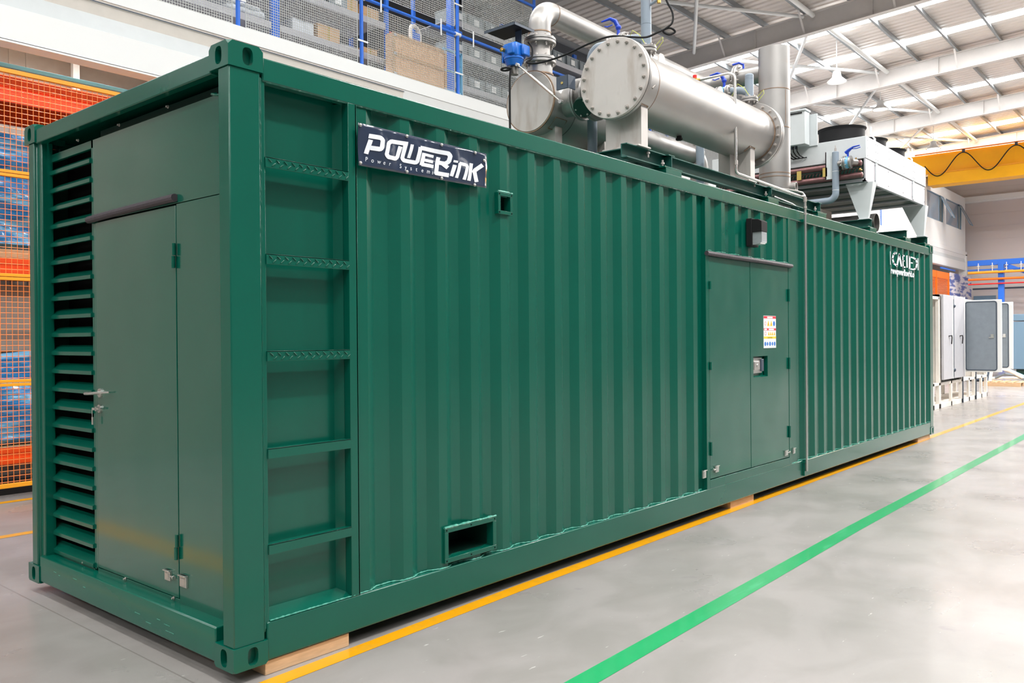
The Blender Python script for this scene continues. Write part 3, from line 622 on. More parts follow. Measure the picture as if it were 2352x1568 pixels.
# bulkhead lamp over the doors
lp = thing('wall_lamp', 'black bulkhead lamp with a clear lower lens above the side doors', 'lamp', (5.56,.0,2.42))
MB().box(5.50, 5.65, -.05, .01, 2.41, 2.68).build('lamp_back_box', M['black'], lp, bevel=.006)
m = MB().prism([(-.05,2.545),(-.147,2.545),(-.147,2.645),(-.11,2.665),(-.05,2.67)], lambda a, b, d: (d, a, b), 5.50, 5.635)
m.build('lamp_hood', M['black'], lp, bevel=.004)
m = MB().prism([(-.05,2.425),(-.125,2.432),(-.143,2.45),(-.143,2.545),(-.05,2.545)], lambda a, b, d: (d, a, b), 5.515, 5.63)
for k in range(9): m.box(5.512, 5.633, -.145, -.05, 2.44+k*.0115, 2.443+k*.0115)
m.build('lamp_lens', M['glass'], lp, bevel=.002)
# ------------------------------------------------------------------ roof-top steelwork
GB = M['green_beam']; ST = M['steel']; SP = M['steel_plate']; BT = M['bolt']; BG = M['bluegrey']
ZB, ZT = 2.968, 3.08
fr = thing('support_frame', 'green steel channel frame on the container roof carrying the round vessels', 'steel frame', (5.5,1.1,ZB))
def channel_x(y, x0, x1, s, name='frame_channel'):
    m = MB(); m.box(x0, x1, y, y+.008, ZB, ZT).box(x0, x1, min(y, y-s*.05), max(y+.008, y-s*.05), ZT-.008, ZT).box(x0, x1, min(y, y-s*.05), max(y+.008, y-s*.05), ZB, ZB+.008)
    return m.build(name, GB, fr, bevel=.001)
channel_x(.13, 3.51, 7.58, 1); channel_x(1.95, 3.51, 7.58, -1)
def beam_y(x, y0, y1, parent, name='cross_beam', mt=None):
    m = MB(); m.box(x-.004, x+.004, y0, y1, ZB, ZT).box(x-.05, x+.05, y0, y1, ZT-.008, ZT).box(x-.05, x+.05, y0, y1, ZB, ZB+.008)
    return m.build(name, mt or GB, parent, bevel=.001)
for x, y0 in ((4.16,.05),(6.20,.05),(7.56,.05)): beam_y(x, y0, 2.3, fr)
beam_y(3.70, .14, 2.0, fr)
m = MB().cyl((3.56,.08,2.968),(3.56,.08,3.0),.012,6).cyl((3.72,.1,3.0),(3.72,.1,3.06),.01,6)
nt = MB().cyl((0,0,-.03),(0,0,.035),.009,8).cyl((0,0,0),(0,0,.014),.016,6).build('frame_bolt', BT, fr, at=(4.05,.075,2.99))
for x, y, z in ((6.1,.07,2.99),(7.45,.07,2.99),(3.86,.10,3.05),(7.62,.09,3.05),(5.9,.10,3.08)): dup(nt, (x,y,z), fr)
for i, (x, lab) in enumerate(((9.40,'green cross beam under the near legs of the dry cooler'),(10.99,'green roof cross beam midway under the dry cooler'),(12.10,'green cross beam under the far legs of the dry cooler'))):
    b = thing('roof_cross_beam', lab, 'steel beam', (x,1.2,ZB), 'cooler support beams on the roof')
    beam_y(x, .05, 2.35, b, 'beam_section'); MB().cyl((x-.03,.08,ZB+.008),(x-.03,.08,ZB+.022),.012,6).build('beam_bolt', BT, b)

# ------------------------------------------------------------------ front vessel
YV, ZV = .235, 3.62
v1 = thing('horizontal_vessel', 'stainless cylindrical vessel with a bolted round end plate, on saddles nearest the camera', 'vessel', (4.9,YV,ZT))
ep = MB().cyl((3.555,YV,ZV+.01),(3.585,YV,ZV+.01),.322,64).build('end_plate', SP, v1, bevel=.003)
MB().cyl((3.59,YV,ZV+.01),(3.62,YV,ZV+.01),.324,64).build('end_flange', ST, v1, bevel=.002)
MB().cyl((3.585,YV,ZV+.01),(3.59,YV,ZV+.01),.315,48).build('gasket', M['rubber'], v1)
hb = MB().cyl((-.018,0,0),(0,0,0),.0135,6).cyl((-.004,0,0),(0,0,0),.018,14).cyl((-.026,0,0),(.09,0,0),.008,10).cyl((.065,0,0),(.08,0,0),.0135,6)
b0 = None
for k in range(20):
    a = 2*PI*(k+.5)/20; p = (3.555, YV+.288*math.cos(a), ZV+.01+.288*math.sin(a))
    b0 = hb.build('plate_bolt', BT, ep, at=p) if k == 0 else dup(b0, p, ep)
MB().cyl((3.62,YV,ZV),(6.10,YV,ZV),.268,64).build('barrel', ST, v1)
MB().pipe((3.828,YV,ZV),(3.834,YV,ZV),.2695,.26,64).build('weld_seam', M['rust'], v1)
MB().pipe((6.085,YV,ZV),(6.098,YV,ZV),.274,.26,64).build('weld_seam', M['rust'], v1)
ff = MB().pipe((6.10,YV,ZV),(6.13,YV,ZV),.335,.25,64).build('far_flange', ST, v1, bevel=.002)
MB().cyl((6.14,YV,ZV),(6.175,YV,ZV),.335,64).build('far_end_plate', ST, v1, bevel=.002)
for k in range(20):
    a = 2*PI*(k+.5)/20; p = (6.10, YV+.30*math.cos(a), ZV+.30*math.sin(a))
    b1 = hb.build('flange_bolt', BT, ff, at=p) if k == 0 else dup(b1, p, ff)
def saddle(x, y0, y1, zc, r, parent, rib=False, mt=None):
    yc = (y0+y1)/2 if parent is not v1 else YV
    arc = [(yc + r*math.sin(a), zc - r*math.cos(a)) for a in [math.asin(max(-1, min(1, (y1-yc)/r)))*(1-2*i/12) for i in range(13)]]
    m = MB().prism([(y0, ZT+.012), (y1, ZT+.012)] + arc, frX(x), 0, .012)
    m.box(x-.0, x+.10, y0-.006, y0, ZT+.012, zc-.12 if r > .2 else zc)
    m.box(x-.0, x+.10, y1, y1+.006, ZT+.012, zc-.12 if r > .2 else zc)
    m.box(x-.05, x+.14, y0-.01, y1+.01, ZT, ZT+.012)
    if rib: m.box(x-.10, x, (y0+y1)/2-.005, (y0+y1)/2+.005, ZT+.012, zc-r+.02)
    return m.build('saddle', mt or SP, parent, bevel=.001)
saddle(3.70, .07, .40, ZV, .268, v1); saddle(5.73, .07, .40, ZV, .268, v1, True)
for x in (3.73, 5.76):
    pts = [(x+dx, YV-.272*math.sin(a), ZV-.272*math.cos(a)) for dx, a in ((-.06,.45),(-.06,.72),(.06,.72),(.06,.45))]
    MB().tube(pts, .006, 6).build('saddle_weld', M['rust'], v1)
MB().prism([(4.24,ZV+.25),(4.40,ZV+.25),(4.365,ZV+.37),(4.34,ZV+.395),(4.30,ZV+.395),(4.275,ZV+.37)], frY(YV-.008), 0, .016).build('lifting_lug', SP, v1, bevel=.002)
MB().prism([(5.38,ZV+.25),(5.50,ZV+.25),(5.47,ZV+.34),(5.43,ZV+.36),(5.41,ZV+.34)], frY(YV-.008), 0, .016).build('lifting_lug', SP, v1, bevel=.002)
MB().cyl((4.62,YV,ZV-.30),(4.62,YV,ZV-.26),.022,14).cyl((4.62,YV,ZV-.305),(4.62,YV,ZV-.285),.03,6).build('drain_plug', M['black'], v1)
MB().tube([(3.72,-.03,3.53),(3.68,-.06,3.52),(3.70,-.07,3.54)], .008, 6).build('drain_tap', BT, v1)

def flange_pair(c, ax, r, t, parent, nb=8, br=None, mt=None, name='flange', gap=.006):
    c = Vector(c); ax = Vector(ax).normalized(); br = br or r*.8
    m = MB().cyl(c - ax*(t+gap/2), c - ax*(gap/2), r, 36).cyl(c + ax*(gap/2), c + ax*(t+gap/2), r, 36)
    f = m.build(name, mt or ST, parent, bevel=.0015)
    MB().cyl(c - ax*gap/2, c + ax*gap/2, r*.93, 24).build('flange_gasket', M['black'], f)
    q = ax.to_track_quat('Z', 'Y').to_matrix(); h = t + gap/2
    bm = MB(); s = .0085 if r < .12 else .011
    bm.cyl(-ax*(h+s*1.6), -ax*h, s*1.25, 6).cyl(ax*h, ax*(h+s*1.6), s*1.25, 6).cyl(-ax*(h+s*2.8), ax*(h+s*2.2), s*.6, 8)
    o = None
    for k in range(nb):
        a = 2*PI*(k+.5)/nb; p = c + q @ Vector((br*math.cos(a), br*math.sin(a), 0))
        o = bm.build('flange_bolt', BT, f, at=p) if o is None else dup(o, p, f)
    return f
def elbow(c, d0, d1, R, n=10):
    # arc from c-d0*R to c+d1*R turning from direction d0 to d1
    c, d0, d1 = Vector(c), Vector(d0), Vector(d1)
    o = c - d0*R + d1*R
    return [o + (-d1*math.cos(a) + d0*math.sin(a))*R for a in [PI/2*i/n for i in range(n+1)]]
def riser(x, ztop, lab, capped):
    r = thing('branch_pipe', lab, 'pipe', (x,YV,3.88))
    MB().cyl((x,YV,3.85),(x,YV,3.965),.042,24).build('nozzle_neck', ST, r)
    flange_pair((x,YV,3.985), (0,0,1), .085, .020, r, 8)
    m = MB().cyl((x,YV,4.005),(x,YV,ztop),.044,28)
    if capped: m.sphere((x,YV,ztop),.044,20,8,(1,1,.45))
    m.build('riser_tube', BG, r)
    MB().pipe((x,YV,4.20),(x,YV,4.204),.0455,.04,28).build('tube_joint', M['bluegrey'], r)
    m = MB().tube([(x,YV,4.06),(x,YV+.08,4.10),(x,YV+.16,4.115),(x,YV+.20,4.115)], .038, 18).build('side_arm', BG, r)
    flange_pair((x,YV+.225,4.115), (0,1,0), .075, .018, r, 6)
    MB().cyl((x,YV+.255,4.115),(x,YV+.305,4.115),.062,28).build('valve_body', M['lightblue'], r)
    flange_pair((x,YV+.335,4.115), (0,1,0), .075, .018, r, 6)
    v = MB().cyl((x,YV+.28,4.17),(x,YV+.28,4.235),.014,12).sphere((x,YV+.28,4.245),.026,12,8)
    v.tube([(x,YV+.28,4.245),(x-.02,YV+.30,4.30),(x-.04,YV+.34,4.325),(x-.07,YV+.41,4.305)], .014, 10, rs=[.02,.02,.014,.007])
    v.tube([(x-.03,YV+.32,4.27),(x-.05,YV+.36,4.255),(x-.07,YV+.38,4.26)], .006, 8).build('valve_lever', M['deepblue'], r)
    m = MB().tube([(x,YV+.36,4.115)] + elbow((x,.80,4.115), (0,1,0), (0,0,-1), .09) + [(x,.80,3.06)] + elbow((x,.80,2.99), (0,0,-1), (1,0,0), .07) + [(x+.25,.80,2.99)], .044, 18)
    m.build('down_tube', BG, r)
    MB().tube([(x-.02,YV+.19,4.05),(x-.06,YV+.10,4.16),(x-.08,YV+.02,4.10),(x-.06,YV-.04,3.99)], .0028, 6).build('earth_wire', M['yellowgreen'], r)
    MB().tube([(x+.03,YV-.07,4.01),(x+.03,YV-.14,4.07),(x+.02,YV-.15,4.03),(x+.02,YV-.09,3.97)], .0028, 6).build('earth_wire', M['yellowgreen'], r)
    return r
r1 = riser(4.07, 4.95, 'tall blue grey pipe rising from the near end of the front vessel', False)
riser(6.09, 4.24, 'short capped blue grey pipe on the far end of the front vessel, beside the stack', True)
# thermostat on the tall pipe
t = thing('pressure_sensor', 'brass sensor with a red collar on a stub of the tall grey pipe', 'sensor', (4.07,.10,4.40))
MB().tube([(4.07,YV-.03,4.355),(4.07,YV-.12,4.385)], .012, 10).build('stub', BG, t)
MB().cyl((4.07,YV-.125,4.35),(4.07,YV-.125,4.42),.017,6).build('brass_base', M['brass'], t)
MB().cyl((4.07,YV-.125,4.42),(4.07,YV-.125,4.475),.033,20).build('red_collar', M['red'], t)
MB().cyl((4.07,YV-.125,4.475),(4.07,YV-.125,4.58),.027,20).build('sensor_body', M['tan'], t)

# ------------------------------------------------------------------ rear drum
YD, ZD = 1.16, 3.63
v2 = thing('horizontal_vessel', 'stainless drum with a plain welded end cap behind the bolted vessel', 'vessel', (4.2,YD,ZT))
MB().cyl((3.63,YD,ZD),(3.64,YD,ZD),.262,64).build('end_cap', SP, v2, bevel=.003)
MB().pipe((3.634,YD,ZD),(3.648,YD,ZD),.272,.25,64).build('weld_seam', M['rust'], v2)
MB().cyl((3.64,YD,ZD),(4.70,YD,ZD),.27,64).build('barrel', ST, v2)
MB().pipe((3.97,YD,ZD),(3.976,YD,ZD),.272,.26,64).build('weld_seam', M['steel_dark'], v2)
MB().cyl((4.70,YD,ZD),(4.92,YD,ZD),.27,48,r1=.108).cyl((4.92,YD,ZD),(6.55,YD,ZD),.105,32).build('outlet_pipe', ST, v2)
flange_pair((6.57,YD,ZD), (1,0,0), .155, .02, v2, 8)
MB().tube([(6.59,YD,ZD)] + elbow((6.75,YD,ZD), (1,0,0), (0,0,-1), .15) + [(6.75,YD,2.95)], .105, 28).build('outlet_elbow', ST, v2)
saddle(3.78, 1.0, 1.32, ZD, .27, v2); saddle(4.55, 1.0, 1.32, ZD, .27, v2)
m = MB()
pts = [(3.72+dx, YD-.273*math.sin(a), ZD-.273*math.cos(a)) for dx, a in ((0,.5),(0,.95),(.16,.95),(.16,.5),(0,.5))]
m.tube(pts, .005, 6).build('saddle_weld', M['rust'], v2)
# large riser with flanges, elbow and overhead pipe
rp = thing('exhaust_pipe', 'wide stainless pipe bending from the rear drum and running overhead to the stack', 'pipe', (3.78,YD,3.9))
MB().cyl((3.78,YD,3.86),(3.78,YD,3.99),.112,40).build('riser_neck', ST, rp)
MB().pipe((3.78,YD,3.885),(3.78,YD,3.897),.120,.1,40).build('weld_seam', M['rust'], rp)
flange_pair((3.78,YD,4.015), (0,0,1), .145, .022, rp, 8)
MB().cyl((3.78,YD,4.03),(3.78,YD,4.165),.092,40).build('valve_barrel', SP, rp)
flange_pair((3.78,YD,4.19), (0,0,1), .145, .022, rp, 8)
path = [(3.78,YD,4.21),(3.78,YD,4.27)] + elbow((3.78,YD,4.485), (0,0,1), (1,0,0), .16, 14) + [(6.65,YD,4.485)] + elbow((6.87,YD,4.485), (1,0,0), (0,-1,0), .18, 10) + [(6.87,.78,4.485)]
MB().tube(path, .100, 32).build('pipe_run', ST, rp)
MB().pipe((3.78,YD,4.262),(3.78,YD,4.272),.104,.09,36).pipe((3.95,YD,4.485),(3.957,YD,4.485),.1025,.09,36).build('weld_seam', M['rust'], rp)
flange_pair((6.87,.72,4.485), (0,1,0), .15, .02, rp, 8)
MB().cyl((6.87,.70,4.485),(6.87,.44,4.485),.098,32).build('stack_stub', ST, rp)
MB().cyl((6.87,.66,4.555),(6.87,.66,4.64),.012,10).tube([(6.87,.66,4.635),(6.84,.70,4.655),(6.80,.76,4.635)], .012, 8).build('valve_lever', M['deepblue'], rp)
# actuator with its hood
ac = thing('valve_actuator', 'blue electric valve actuator under a dark rain hood beside the pipe elbow', 'actuator', (3.46,1.18,3.90))
m = MB().box(3.385, 3.535, 1.11, 1.265, 3.965, 4.095)
ab = m.build('actuator_body', M['actblue'], ac, bevel=.022)
MB().cyl((3.455,1.19,3.90),(3.455,1.19,3.955),.062,28,r1=.085).cyl((3.455,1.19,3.955),(3.455,1.19,3.975),.088,28).build('gear_housing', M['actblue'], ac, bevel=.004)
MB().box(3.40,3.52,1.268,1.280,3.94,4.08).build('side_fins', M['actblue'], ab)
m = MB()
m.box(3.36,3.388,1.12,1.19,3.985,4.08)
m.build('cover', M['actblue'], ab, bevel=.010)
MB().box(3.45,3.55,1.082,1.112,3.985,4.08).build('side_cover', M['actblue'], ab, bevel=.012)
MB().cyl((3.375,1.235,4.035),(3.345,1.235,4.035),.017,14).cyl((3.35,1.235,4.035),(3.335,1.235,4.02),.012,10).build('cable_gland', M['brass'], ab)
MB().cyl((3.455,1.185,3.83),(3.455,1.185,3.905),.035,16).box(3.43,3.70,1.165,1.205,4.05,4.075).build('mount_bracket', M['steel_dark'], ac)
m = MB().box(3.36,3.63,1.10,1.45,4.243,4.247).box(3.36,3.364,1.10,1.45,4.222,4.247).box(3.36,3.63,1.10,1.104,4.222,4.247)
m.build('rain_hood', M['slate'], ac, bevel=.0008)
MB().box(3.366,3.628,1.106,1.448,4.238,4.2425).build('hood_shade_sheet', M['black'], ac)  # black sheet carries the shade under the hood
MB().box(3.535,3.541,1.17,1.24,4.06,4.24).build('hood_bracket', M['slate'], ac)
MB().tube([(3.36+.035*math.cos(a),1.20+.045*math.sin(a),3.86) for a in [2*PI*i/20 for i in range(21)]], .009, 8).cyl((3.36,1.20,3.85),(3.42,1.19,3.88),.008,8).build('hand_wheel', M['black'], ac)
# tie rod and crank box
td = thing('linkage_rod', 'thin steel rod sloping from the blue actuator down to the valve beside the bolted plate', 'rod', (3.5,.75,3.52))
MB().cyl((3.43,1.13,3.90),(3.50,.72,3.52),.0075,10).build('rod', M['chrome'], td)
MB().cyl((3.45,1.01,3.79),(3.49,.79,3.585),.0125,10).build('turnbuckle', M['chrome'], td)
MB().cyl((3.485,.72,3.52),(3.515,.72,3.52),.017,12).cyl((3.415,1.13,3.90),(3.445,1.13,3.90),.015,12).build('rod_eye', M['chrome'], td)
cv = thing('butterfly_valve', 'large flanged valve joining the two round vessels, with a dark round cover', 'valve', (3.86,.70,3.45))
MB().cyl((3.86,.45,ZV),(3.86,.93,ZV),.125,36).build('valve_neck', ST, cv)
flange_pair((3.86,.63,ZV), (0,1,0), .205, .02, cv, 12)
flange_pair((3.86,.76,ZV), (0,1,0), .18, .018, cv, 12)
MB().cyl((3.86,.65,ZV),(3.86,.74,ZV),.16,36).build('valve_body', M['steel_dark'], cv)
m = MB().cyl((3.74,.645,3.53),(3.69,.635,3.49),.085,28)
vc = m.build('valve_cover', M['green_dark'], cv, bevel=.004)
for k in range(6):
    a = 2*PI*k/6; p = Vector((3.688,.633,3.488)) + Vector((-.6*math.sin(a)*.07*.8, math.cos(a)*.066, math.sin(a)*.058))
    c0 = MB().cyl((0,0,0),(-.008,-.001,-.006),.008,6).build('cover_bolt', BT, vc, at=p) if k == 0 else dup(c0, p, vc)
m = MB().box(3.52,3.535,.66,.78,3.63,3.74).box(3.52,3.62,.655,.665,3.63,3.74)
m.build('crank_plate', M['slate'], cv, bevel=.001)
MB().cyl((3.516,.72,3.68),(3.522,.72,3.68),.011,12).build('plate_hole', M['tan'], cv)
# cables
def cable(name, pts, r, label, mt=None, cat='cable'):
    # Catmull-Rom through the points
    P = [Vector(p) for p in pts]; P = [P[0]*2-P[1]] + P + [P[-1]*2-P[-2]]; out = []
    for i in range(1, len(P)-2):
        for k in range(8):
            t_ = k/8; a, b, c, d = P[i-1], P[i], P[i+1], P[i+2]
            out.append(.5*((2*b) + (c-a)*t_ + (2*a-5*b+4*c-d)*t_*t_ + (3*b-a-3*c+d)*t_**3))
    out.append(P[-2]); o = MB().tube(out, r, 8).build(name, mt or M['black'])
    return tag(o, label, cat)
cable('power_cable', [(3.545,1.10,4.12),(3.56,1.07,4.06),(3.54,1.06,3.97),(3.50,1.08,3.925),(3.54,.98,3.91),(3.58,.76,3.93),(3.62,.52,3.985),(3.70,.36,4.03),(3.82,.24,4.03),(3.95,.16,4.045),(4.02,.08,4.09),(4.10,.03,4.13),(4.16,.01,4.11),(4.11,.04,4.08),(4.05,.06,4.10),(4.09,.0,4.16),(4.10,-.0,4.25),(4.08,.04,4.35),(4.07,.06,4.45),(4.04,.05,4.62),(4.02,.05,4.80)], .0085, 'black cable looping from the blue actuator over the bolted plate to the brass sensor')
cable('drop_cable', [(3.38,1.16,3.86),(3.365,1.16,3.78),(3.36,1.16,3.6),(3.35,1.15,3.3),(3.33,1.12,2.90)], .0095, 'black cable hanging straight down in front of the plain drum cap')
# conduit down the side
cd = thing('conduit_pipe', 'thin galvanised conduit running along the roof edge and down the container side', 'pipe', (6.87,-.03,.06))
pth = [(5.27,.36,4.035),(5.26,.06,4.03)] + elbow((5.26,.0,4.02), (0,-1,0), (0,0,-1), .05, 6) + [(5.27,.0,3.16)] + elbow((5.27,.0,3.085), (0,0,-1), (1,0,0), .05, 6) + [(6.80,.0,3.06)] + elbow((6.87,.0,3.06), (1,0,0), (0,-1,0), .03, 6) + [(6.875,-.035,3.06),(6.875,-.036,3.02),(6.875,-.036,.08)]
MB().tube(pth, .0125, 12).build('conduit_run', M['chrome'], cd)
for p0, p1 in (((6.875,-.036,3.0),(6.875,-.036,3.05)),((6.875,-.036,2.93),(6.875,-.036,2.95)),((5.27,.0,3.16),(5.27,.0,3.20)),((6.875,-.036,2.86),(6.875,-.036,2.88))):
    MB().cyl(p0, p1, .019, 12).build('conduit_coupling', BT, cd)
MB().tube([(6.2,.22,3.10),(6.62,.10,3.12),(6.80,.04,3.12),(6.87,-.01,3.10),(6.875,-.03,3.07)], .011, 10).build('conduit_branch', M['chrome'], cd)
MB().tube([(6.42,.12,3.02),(6.9,.12,3.0),(7.1,.12,2.97)], .008, 8).build('conduit_branch', M['chrome'], cd)
for z in (2.78, .17): MB().box(6.845,6.905,-.03,-.0,z,z+.03).build('pipe_clip', G, cd)
MB().box(6.85,6.885,-.022,-.004,.03,.2).build('foot_bracket', G, cd)
sv = thing('brass_valve', 'small brass valve with a red cap at the end of the thin conduit', 'valve', (5.27,.40,4.0))
MB().cyl((5.27,.36,4.035),(5.27,.44,4.04),.015,10).cyl((5.27,.42,3.99),(5.27,.42,4.06),.022,12).build('valve_body', M['brass'], sv)
MB().cyl((5.27,.42,4.06),(5.27,.42,4.09),.02,12).build('red_cap', M['red'], sv)
MB().cyl((5.27,.42,4.0),(5.27,.36,3.86),.010,8).build('valve_stem', BT, sv)

# ------------------------------------------------------------------ chimney stack
XS, YS, RS = 6.87, .30, .167
sk = thing('chimney_stack', 'tall vertical stainless exhaust stack standing between the vessel and the cooler', 'chimney', (XS,YS,2.95))
MB().pipe((XS,YS,2.95),(XS,YS,4.725),RS,RS-.006,56).build('stack_tube', ST, sk)
for z in (4.25, 3.83, 3.33, 3.29): MB().pipe((XS,YS,z),(XS,YS,z+.008),RS+.0025,RS-.002,56).build('weld_seam', M['rust'], sk)
MB().tube([(XS+(RS+.001)*math.cos(a),YS+(RS+.001)*math.sin(a),z) for a, z in ((-1.95,3.86),(-1.95,4.24))], .003, 5).build('weld_seam', M['rust'], sk)
o = MB().pipe((XS+.05,YS-RS+.03,3.18),(XS+.06,YS-RS-.055,3.18),.056,.050,28).build('drain_stub', ST, sk)
MB().cyl((XS+.05,YS-RS+.03,3.18),(XS+.052,YS-RS+.0,3.18),.052,24).build('stub_inside', M['dark'], sk)
MB().box(XS-.22,XS+.22,YS-.16,YS+.22,2.93,2.95).build('base_plate', ST, sk)

# ------------------------------------------------------------------ dry cooler
CW = M['coolwhite']
dc = thing('dry_cooler', 'large white fan cooler raised on tapered legs over the far end of the container', 'cooling unit', (10.6,1.2,ZT))
CX0, CX1, CY0, CY1 = 9.22, 12.07, .06, 2.25
m = MB().box(CX0, CX1, CY0, CY1, 3.862, 4.15)
m.build('upper_casing', CW, dc, bevel=.004)
m = MB().box(CX0+.25, CX1, CY0+.012, CY0+.03, 3.575, 3.86).box(CX1-.02, CX1, CY0+.012, CY1, 3.575, 3.86).box(CX0, CX0+.25, CY0+.008, CY0+.03, 3.575, 3.86)
m.build('lower_casing', M['galv'], dc, bevel=.002)
m = MB().box(CX0+.06, CX1-.03, CY0+.04, CY1-.03, 3.60, 3.86)
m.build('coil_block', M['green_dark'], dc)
m = MB()
for x in (9.6, 10.2, 10.8, 11.4, 11.95): m.box(x, x+.03, CY0+.03, CY1, 3.575, 3.60)
m.box(CX0, CX1, CY0+.01, CY0+.05, 3.565, 3.58).box(CX0, CX0+.04, CY0+.01, CY1, 3.565, 3.60)
m.build('underside_frame', M['galv'], dc)
for x in (9.66, 11.41):
    s = MB().box(x-.035, x+.035, CY0+.0, CY0+.014, 3.58, 3.855).build('cover_strip', CW, dc, bevel=.002)
    MB().box(x-.0015, x+.0015, CY0-.001, CY0, 3.862, 4.15).build('panel_seam', M['slate'], dc)
    MB().prism([(0,4.10),(-.012,4.10),(-.012,4.19),(-.06,4.25),(-.06,4.36),(-.05,4.36),(-.05,4.255),(0,4.20)], lambda a, b, d: (x-.03+d, CY0+.012-a if 0 else CY0+.02+a*-1, b), 0, .06).build('lifting_bracket', CW, dc)
sc0 = None
for x in (9.28, 9.62, 9.70, 10.2, 10.9, 11.37, 11.45, 12.02):
    for z in (4.10, 4.0, 3.90, 3.82, 3.62):
        p = (x, CY0-.001 if z > 3.86 else CY0+.010, z)
        sc0 = MB().box(-.010,.010,-.002,.001,-.004,.004).build('panel_screw', M['slate'], dc, at=p) if sc0 is None else dup(sc0, p, dc)
def leg(x, y0, y1, b0, b1, sgn):
    m = MB().prism([(y0,3.565),(y1,3.565),(b1,ZT),(b0,ZT)], frX(x), 0, .004)
    m.add([(x,y0,3.565),(x+.16,y0,3.565),(x+.05,b0,ZT),(x,b0,ZT)], [(0,1,2,3)]).add([(x,y0+.004,3.565),(x+.16,y0+.004,3.565),(x+.05,b0+.004,ZT),(x,b0+.004,ZT)], [(3,2,1,0)])
    m.box(x-.01, x+.08, min(b0,b1)-.02, max(b0,b1)+.02, ZT, ZT+.008)
    return m.build('leg', CW, dc)
leg(9.33, .01, .36, .075, .185, 1); leg(11.97, .04, .38, .07, .16, 1); leg(9.33, 2.25, 1.95, 2.2, 2.1, 1); leg(11.97, 2.25, 1.95, 2.2, 2.1, 1)
def fan(x, y):
    f = MB().lathe([(.335,-.01),(.335,.0),(.305,.005),(.300,.16),(.302,.235),(.322,.255),(.325,.262),(.318,.262),(.295,.24),(.292,.02)], (x,y,4.15), (0,0,1), 48)
    f = f.build('fan_shroud', M['black'], dc)
    m = MB().cyl((x,y,4.22),(x,y,4.32),.07,20)
    for k in range(6):
        a = 2*PI*k/6; c = Vector((x+.18*math.cos(a), y+.18*math.sin(a), 4.26)); m.obox(c, (.22,.10,.006), Matrix.Rotation(a,3,'Z') @ Matrix.Rotation(.5,3,'X'))
    m.build('fan_blades', M['slate'], f)
for x in (9.80, 10.75, 11.68):
    fan(x, .57); fan(x, 1.68)
# manifolds
for z, yy in ((3.79,.10),(3.635,.09)):
    m = MB().cyl((9.14,yy,z),(9.14,2.15,z),.038,24).sphere((9.14,yy,z),.038,16,8,(1,.4,1))
    m.build('manifold', M['copper'], dc)
m = MB(); 
for k in range(44):
    y = .12 + k*.046
    m.tube([(9.23,y,3.745),(9.17,y+.006,3.735),(9.16,y+.02,3.70),(9.18,y+.03,3.675),(9.23,y+.03,3.67)], .0065, 6, caps=False)
m.build('return_bends', M['copper'], dc)
for y in (.55,.90,1.3): MB().box(9.09,9.095,y-.03,y+.03,3.66,3.78).build('pipe_strap', M['tan'], dc)
MB().cyl((9.16,.17,3.83),(9.16,.17,3.87),.01,8).cyl((9.16,.1,3.70),(9.11,.1,3.70),.012,8).sphere((9.10,.1,3.70),.016,10,6).build('air_vent', M['brass'], dc)
MB().box(9.09,9.10,.44,.545,3.62,3.985).box(9.09,9.20,.53,.545,3.62,3.985).build('bracket_plate', CW, dc, bevel=.001)
# control box
MB().box(9.20,9.222,.69,1.5,4.12,4.55).build('box_mounting_plate', CW, dc, bevel=.002)
cb = MB().box(9.03,9.19,.79,1.45,4.13,4.585).build('control_box', CW, dc, bevel=.006)
MB().box(9.02,9.03,.83,1.42,4.545,4.56).build('lid_gap_shade', M['black'], cb)  # black strip painted as the shade under the lid overhang
MB().box(9.015,9.20,.775,1.46,4.575,4.60).build('box_lid', CW, cb, bevel=.004)
for k in range(4): MB().tube([(9.1,.93+k*.05,4.13),(9.1,.93+k*.05,4.06),(9.12,.90+k*.05,4.0),(9.17,.86+k*.05,3.97),(9.21,.84+k*.05,3.98)], .008, 8).build('box_cable', M['black'], cb)
for y in (.95,1.0): MB().cyl((9.1,y,4.13),(9.1,y,4.09),.012,8).build('cable_gland', M['slate'], cb)
# blue-grey feed pipe with lever valve
fp = thing('feed_pipe', 'blue grey pipe with a blue lever valve rising in front of the white cooler', 'pipe', (9.05,.42,3.3))
MB().tube([(9.05,.395,3.955),(9.05,.395,3.45)] + elbow((9.05,.395,3.33), (0,0,-1), (0,1,0), .10, 10) + [(9.05,.95,3.33),(9.05,1.15,3.1)], .043, 24).sphere((9.05,.395,3.955),.043,16,6,(1,1,.3)).build('pipe_run', BG, fp)
MB().cyl((9.05,.395,3.96),(9.05,.395,4.01),.014,10).cyl((9.05,.395,4.0),(9.05,.395,4.045),.006,8).build('air_bleed', BT, fp)
MB().pipe((9.05,.395,3.70),(9.05,.395,3.704),.0448,.04,24).pipe((9.05,.395,3.455),(9.05,.395,3.459),.0448,.04,24).build('tube_joint', M['white'], fp)
MB().cyl((9.05,.36,3.80),(9.05,.30,3.80),.036,24,r1=.055).build('reducer', ST, fp)
flange_pair((9.05,.275,3.80), (0,1,0), .088, .018, fp, 6)
MB().cyl((9.05,.255,3.80),(9.05,.215,3.80),.075,28).build('valve_body', M['lightblue'], fp)
MB().cyl((9.05,.215,3.80),(9.05,.19,3.80),.082,28).cyl((9.05,.19,3.80),(9.12,.15,3.80),.04,16).build('flange', ST, fp)
MB().cyl((9.05,.235,3.87),(9.05,.235,3.93),.012,10).tube([(9.05,.26,3.925),(9.04,.22,3.955),(9.02,.16,3.985),(9.0,.07,3.99)], .012, 8, rs=[.028,.022,.012,.008]).tube([(9.03,.18,3.965),(9.0,.11,3.955),(9.0,.06,3.965)], .006, 6).build('valve_lever', M['deepblue'], fp)
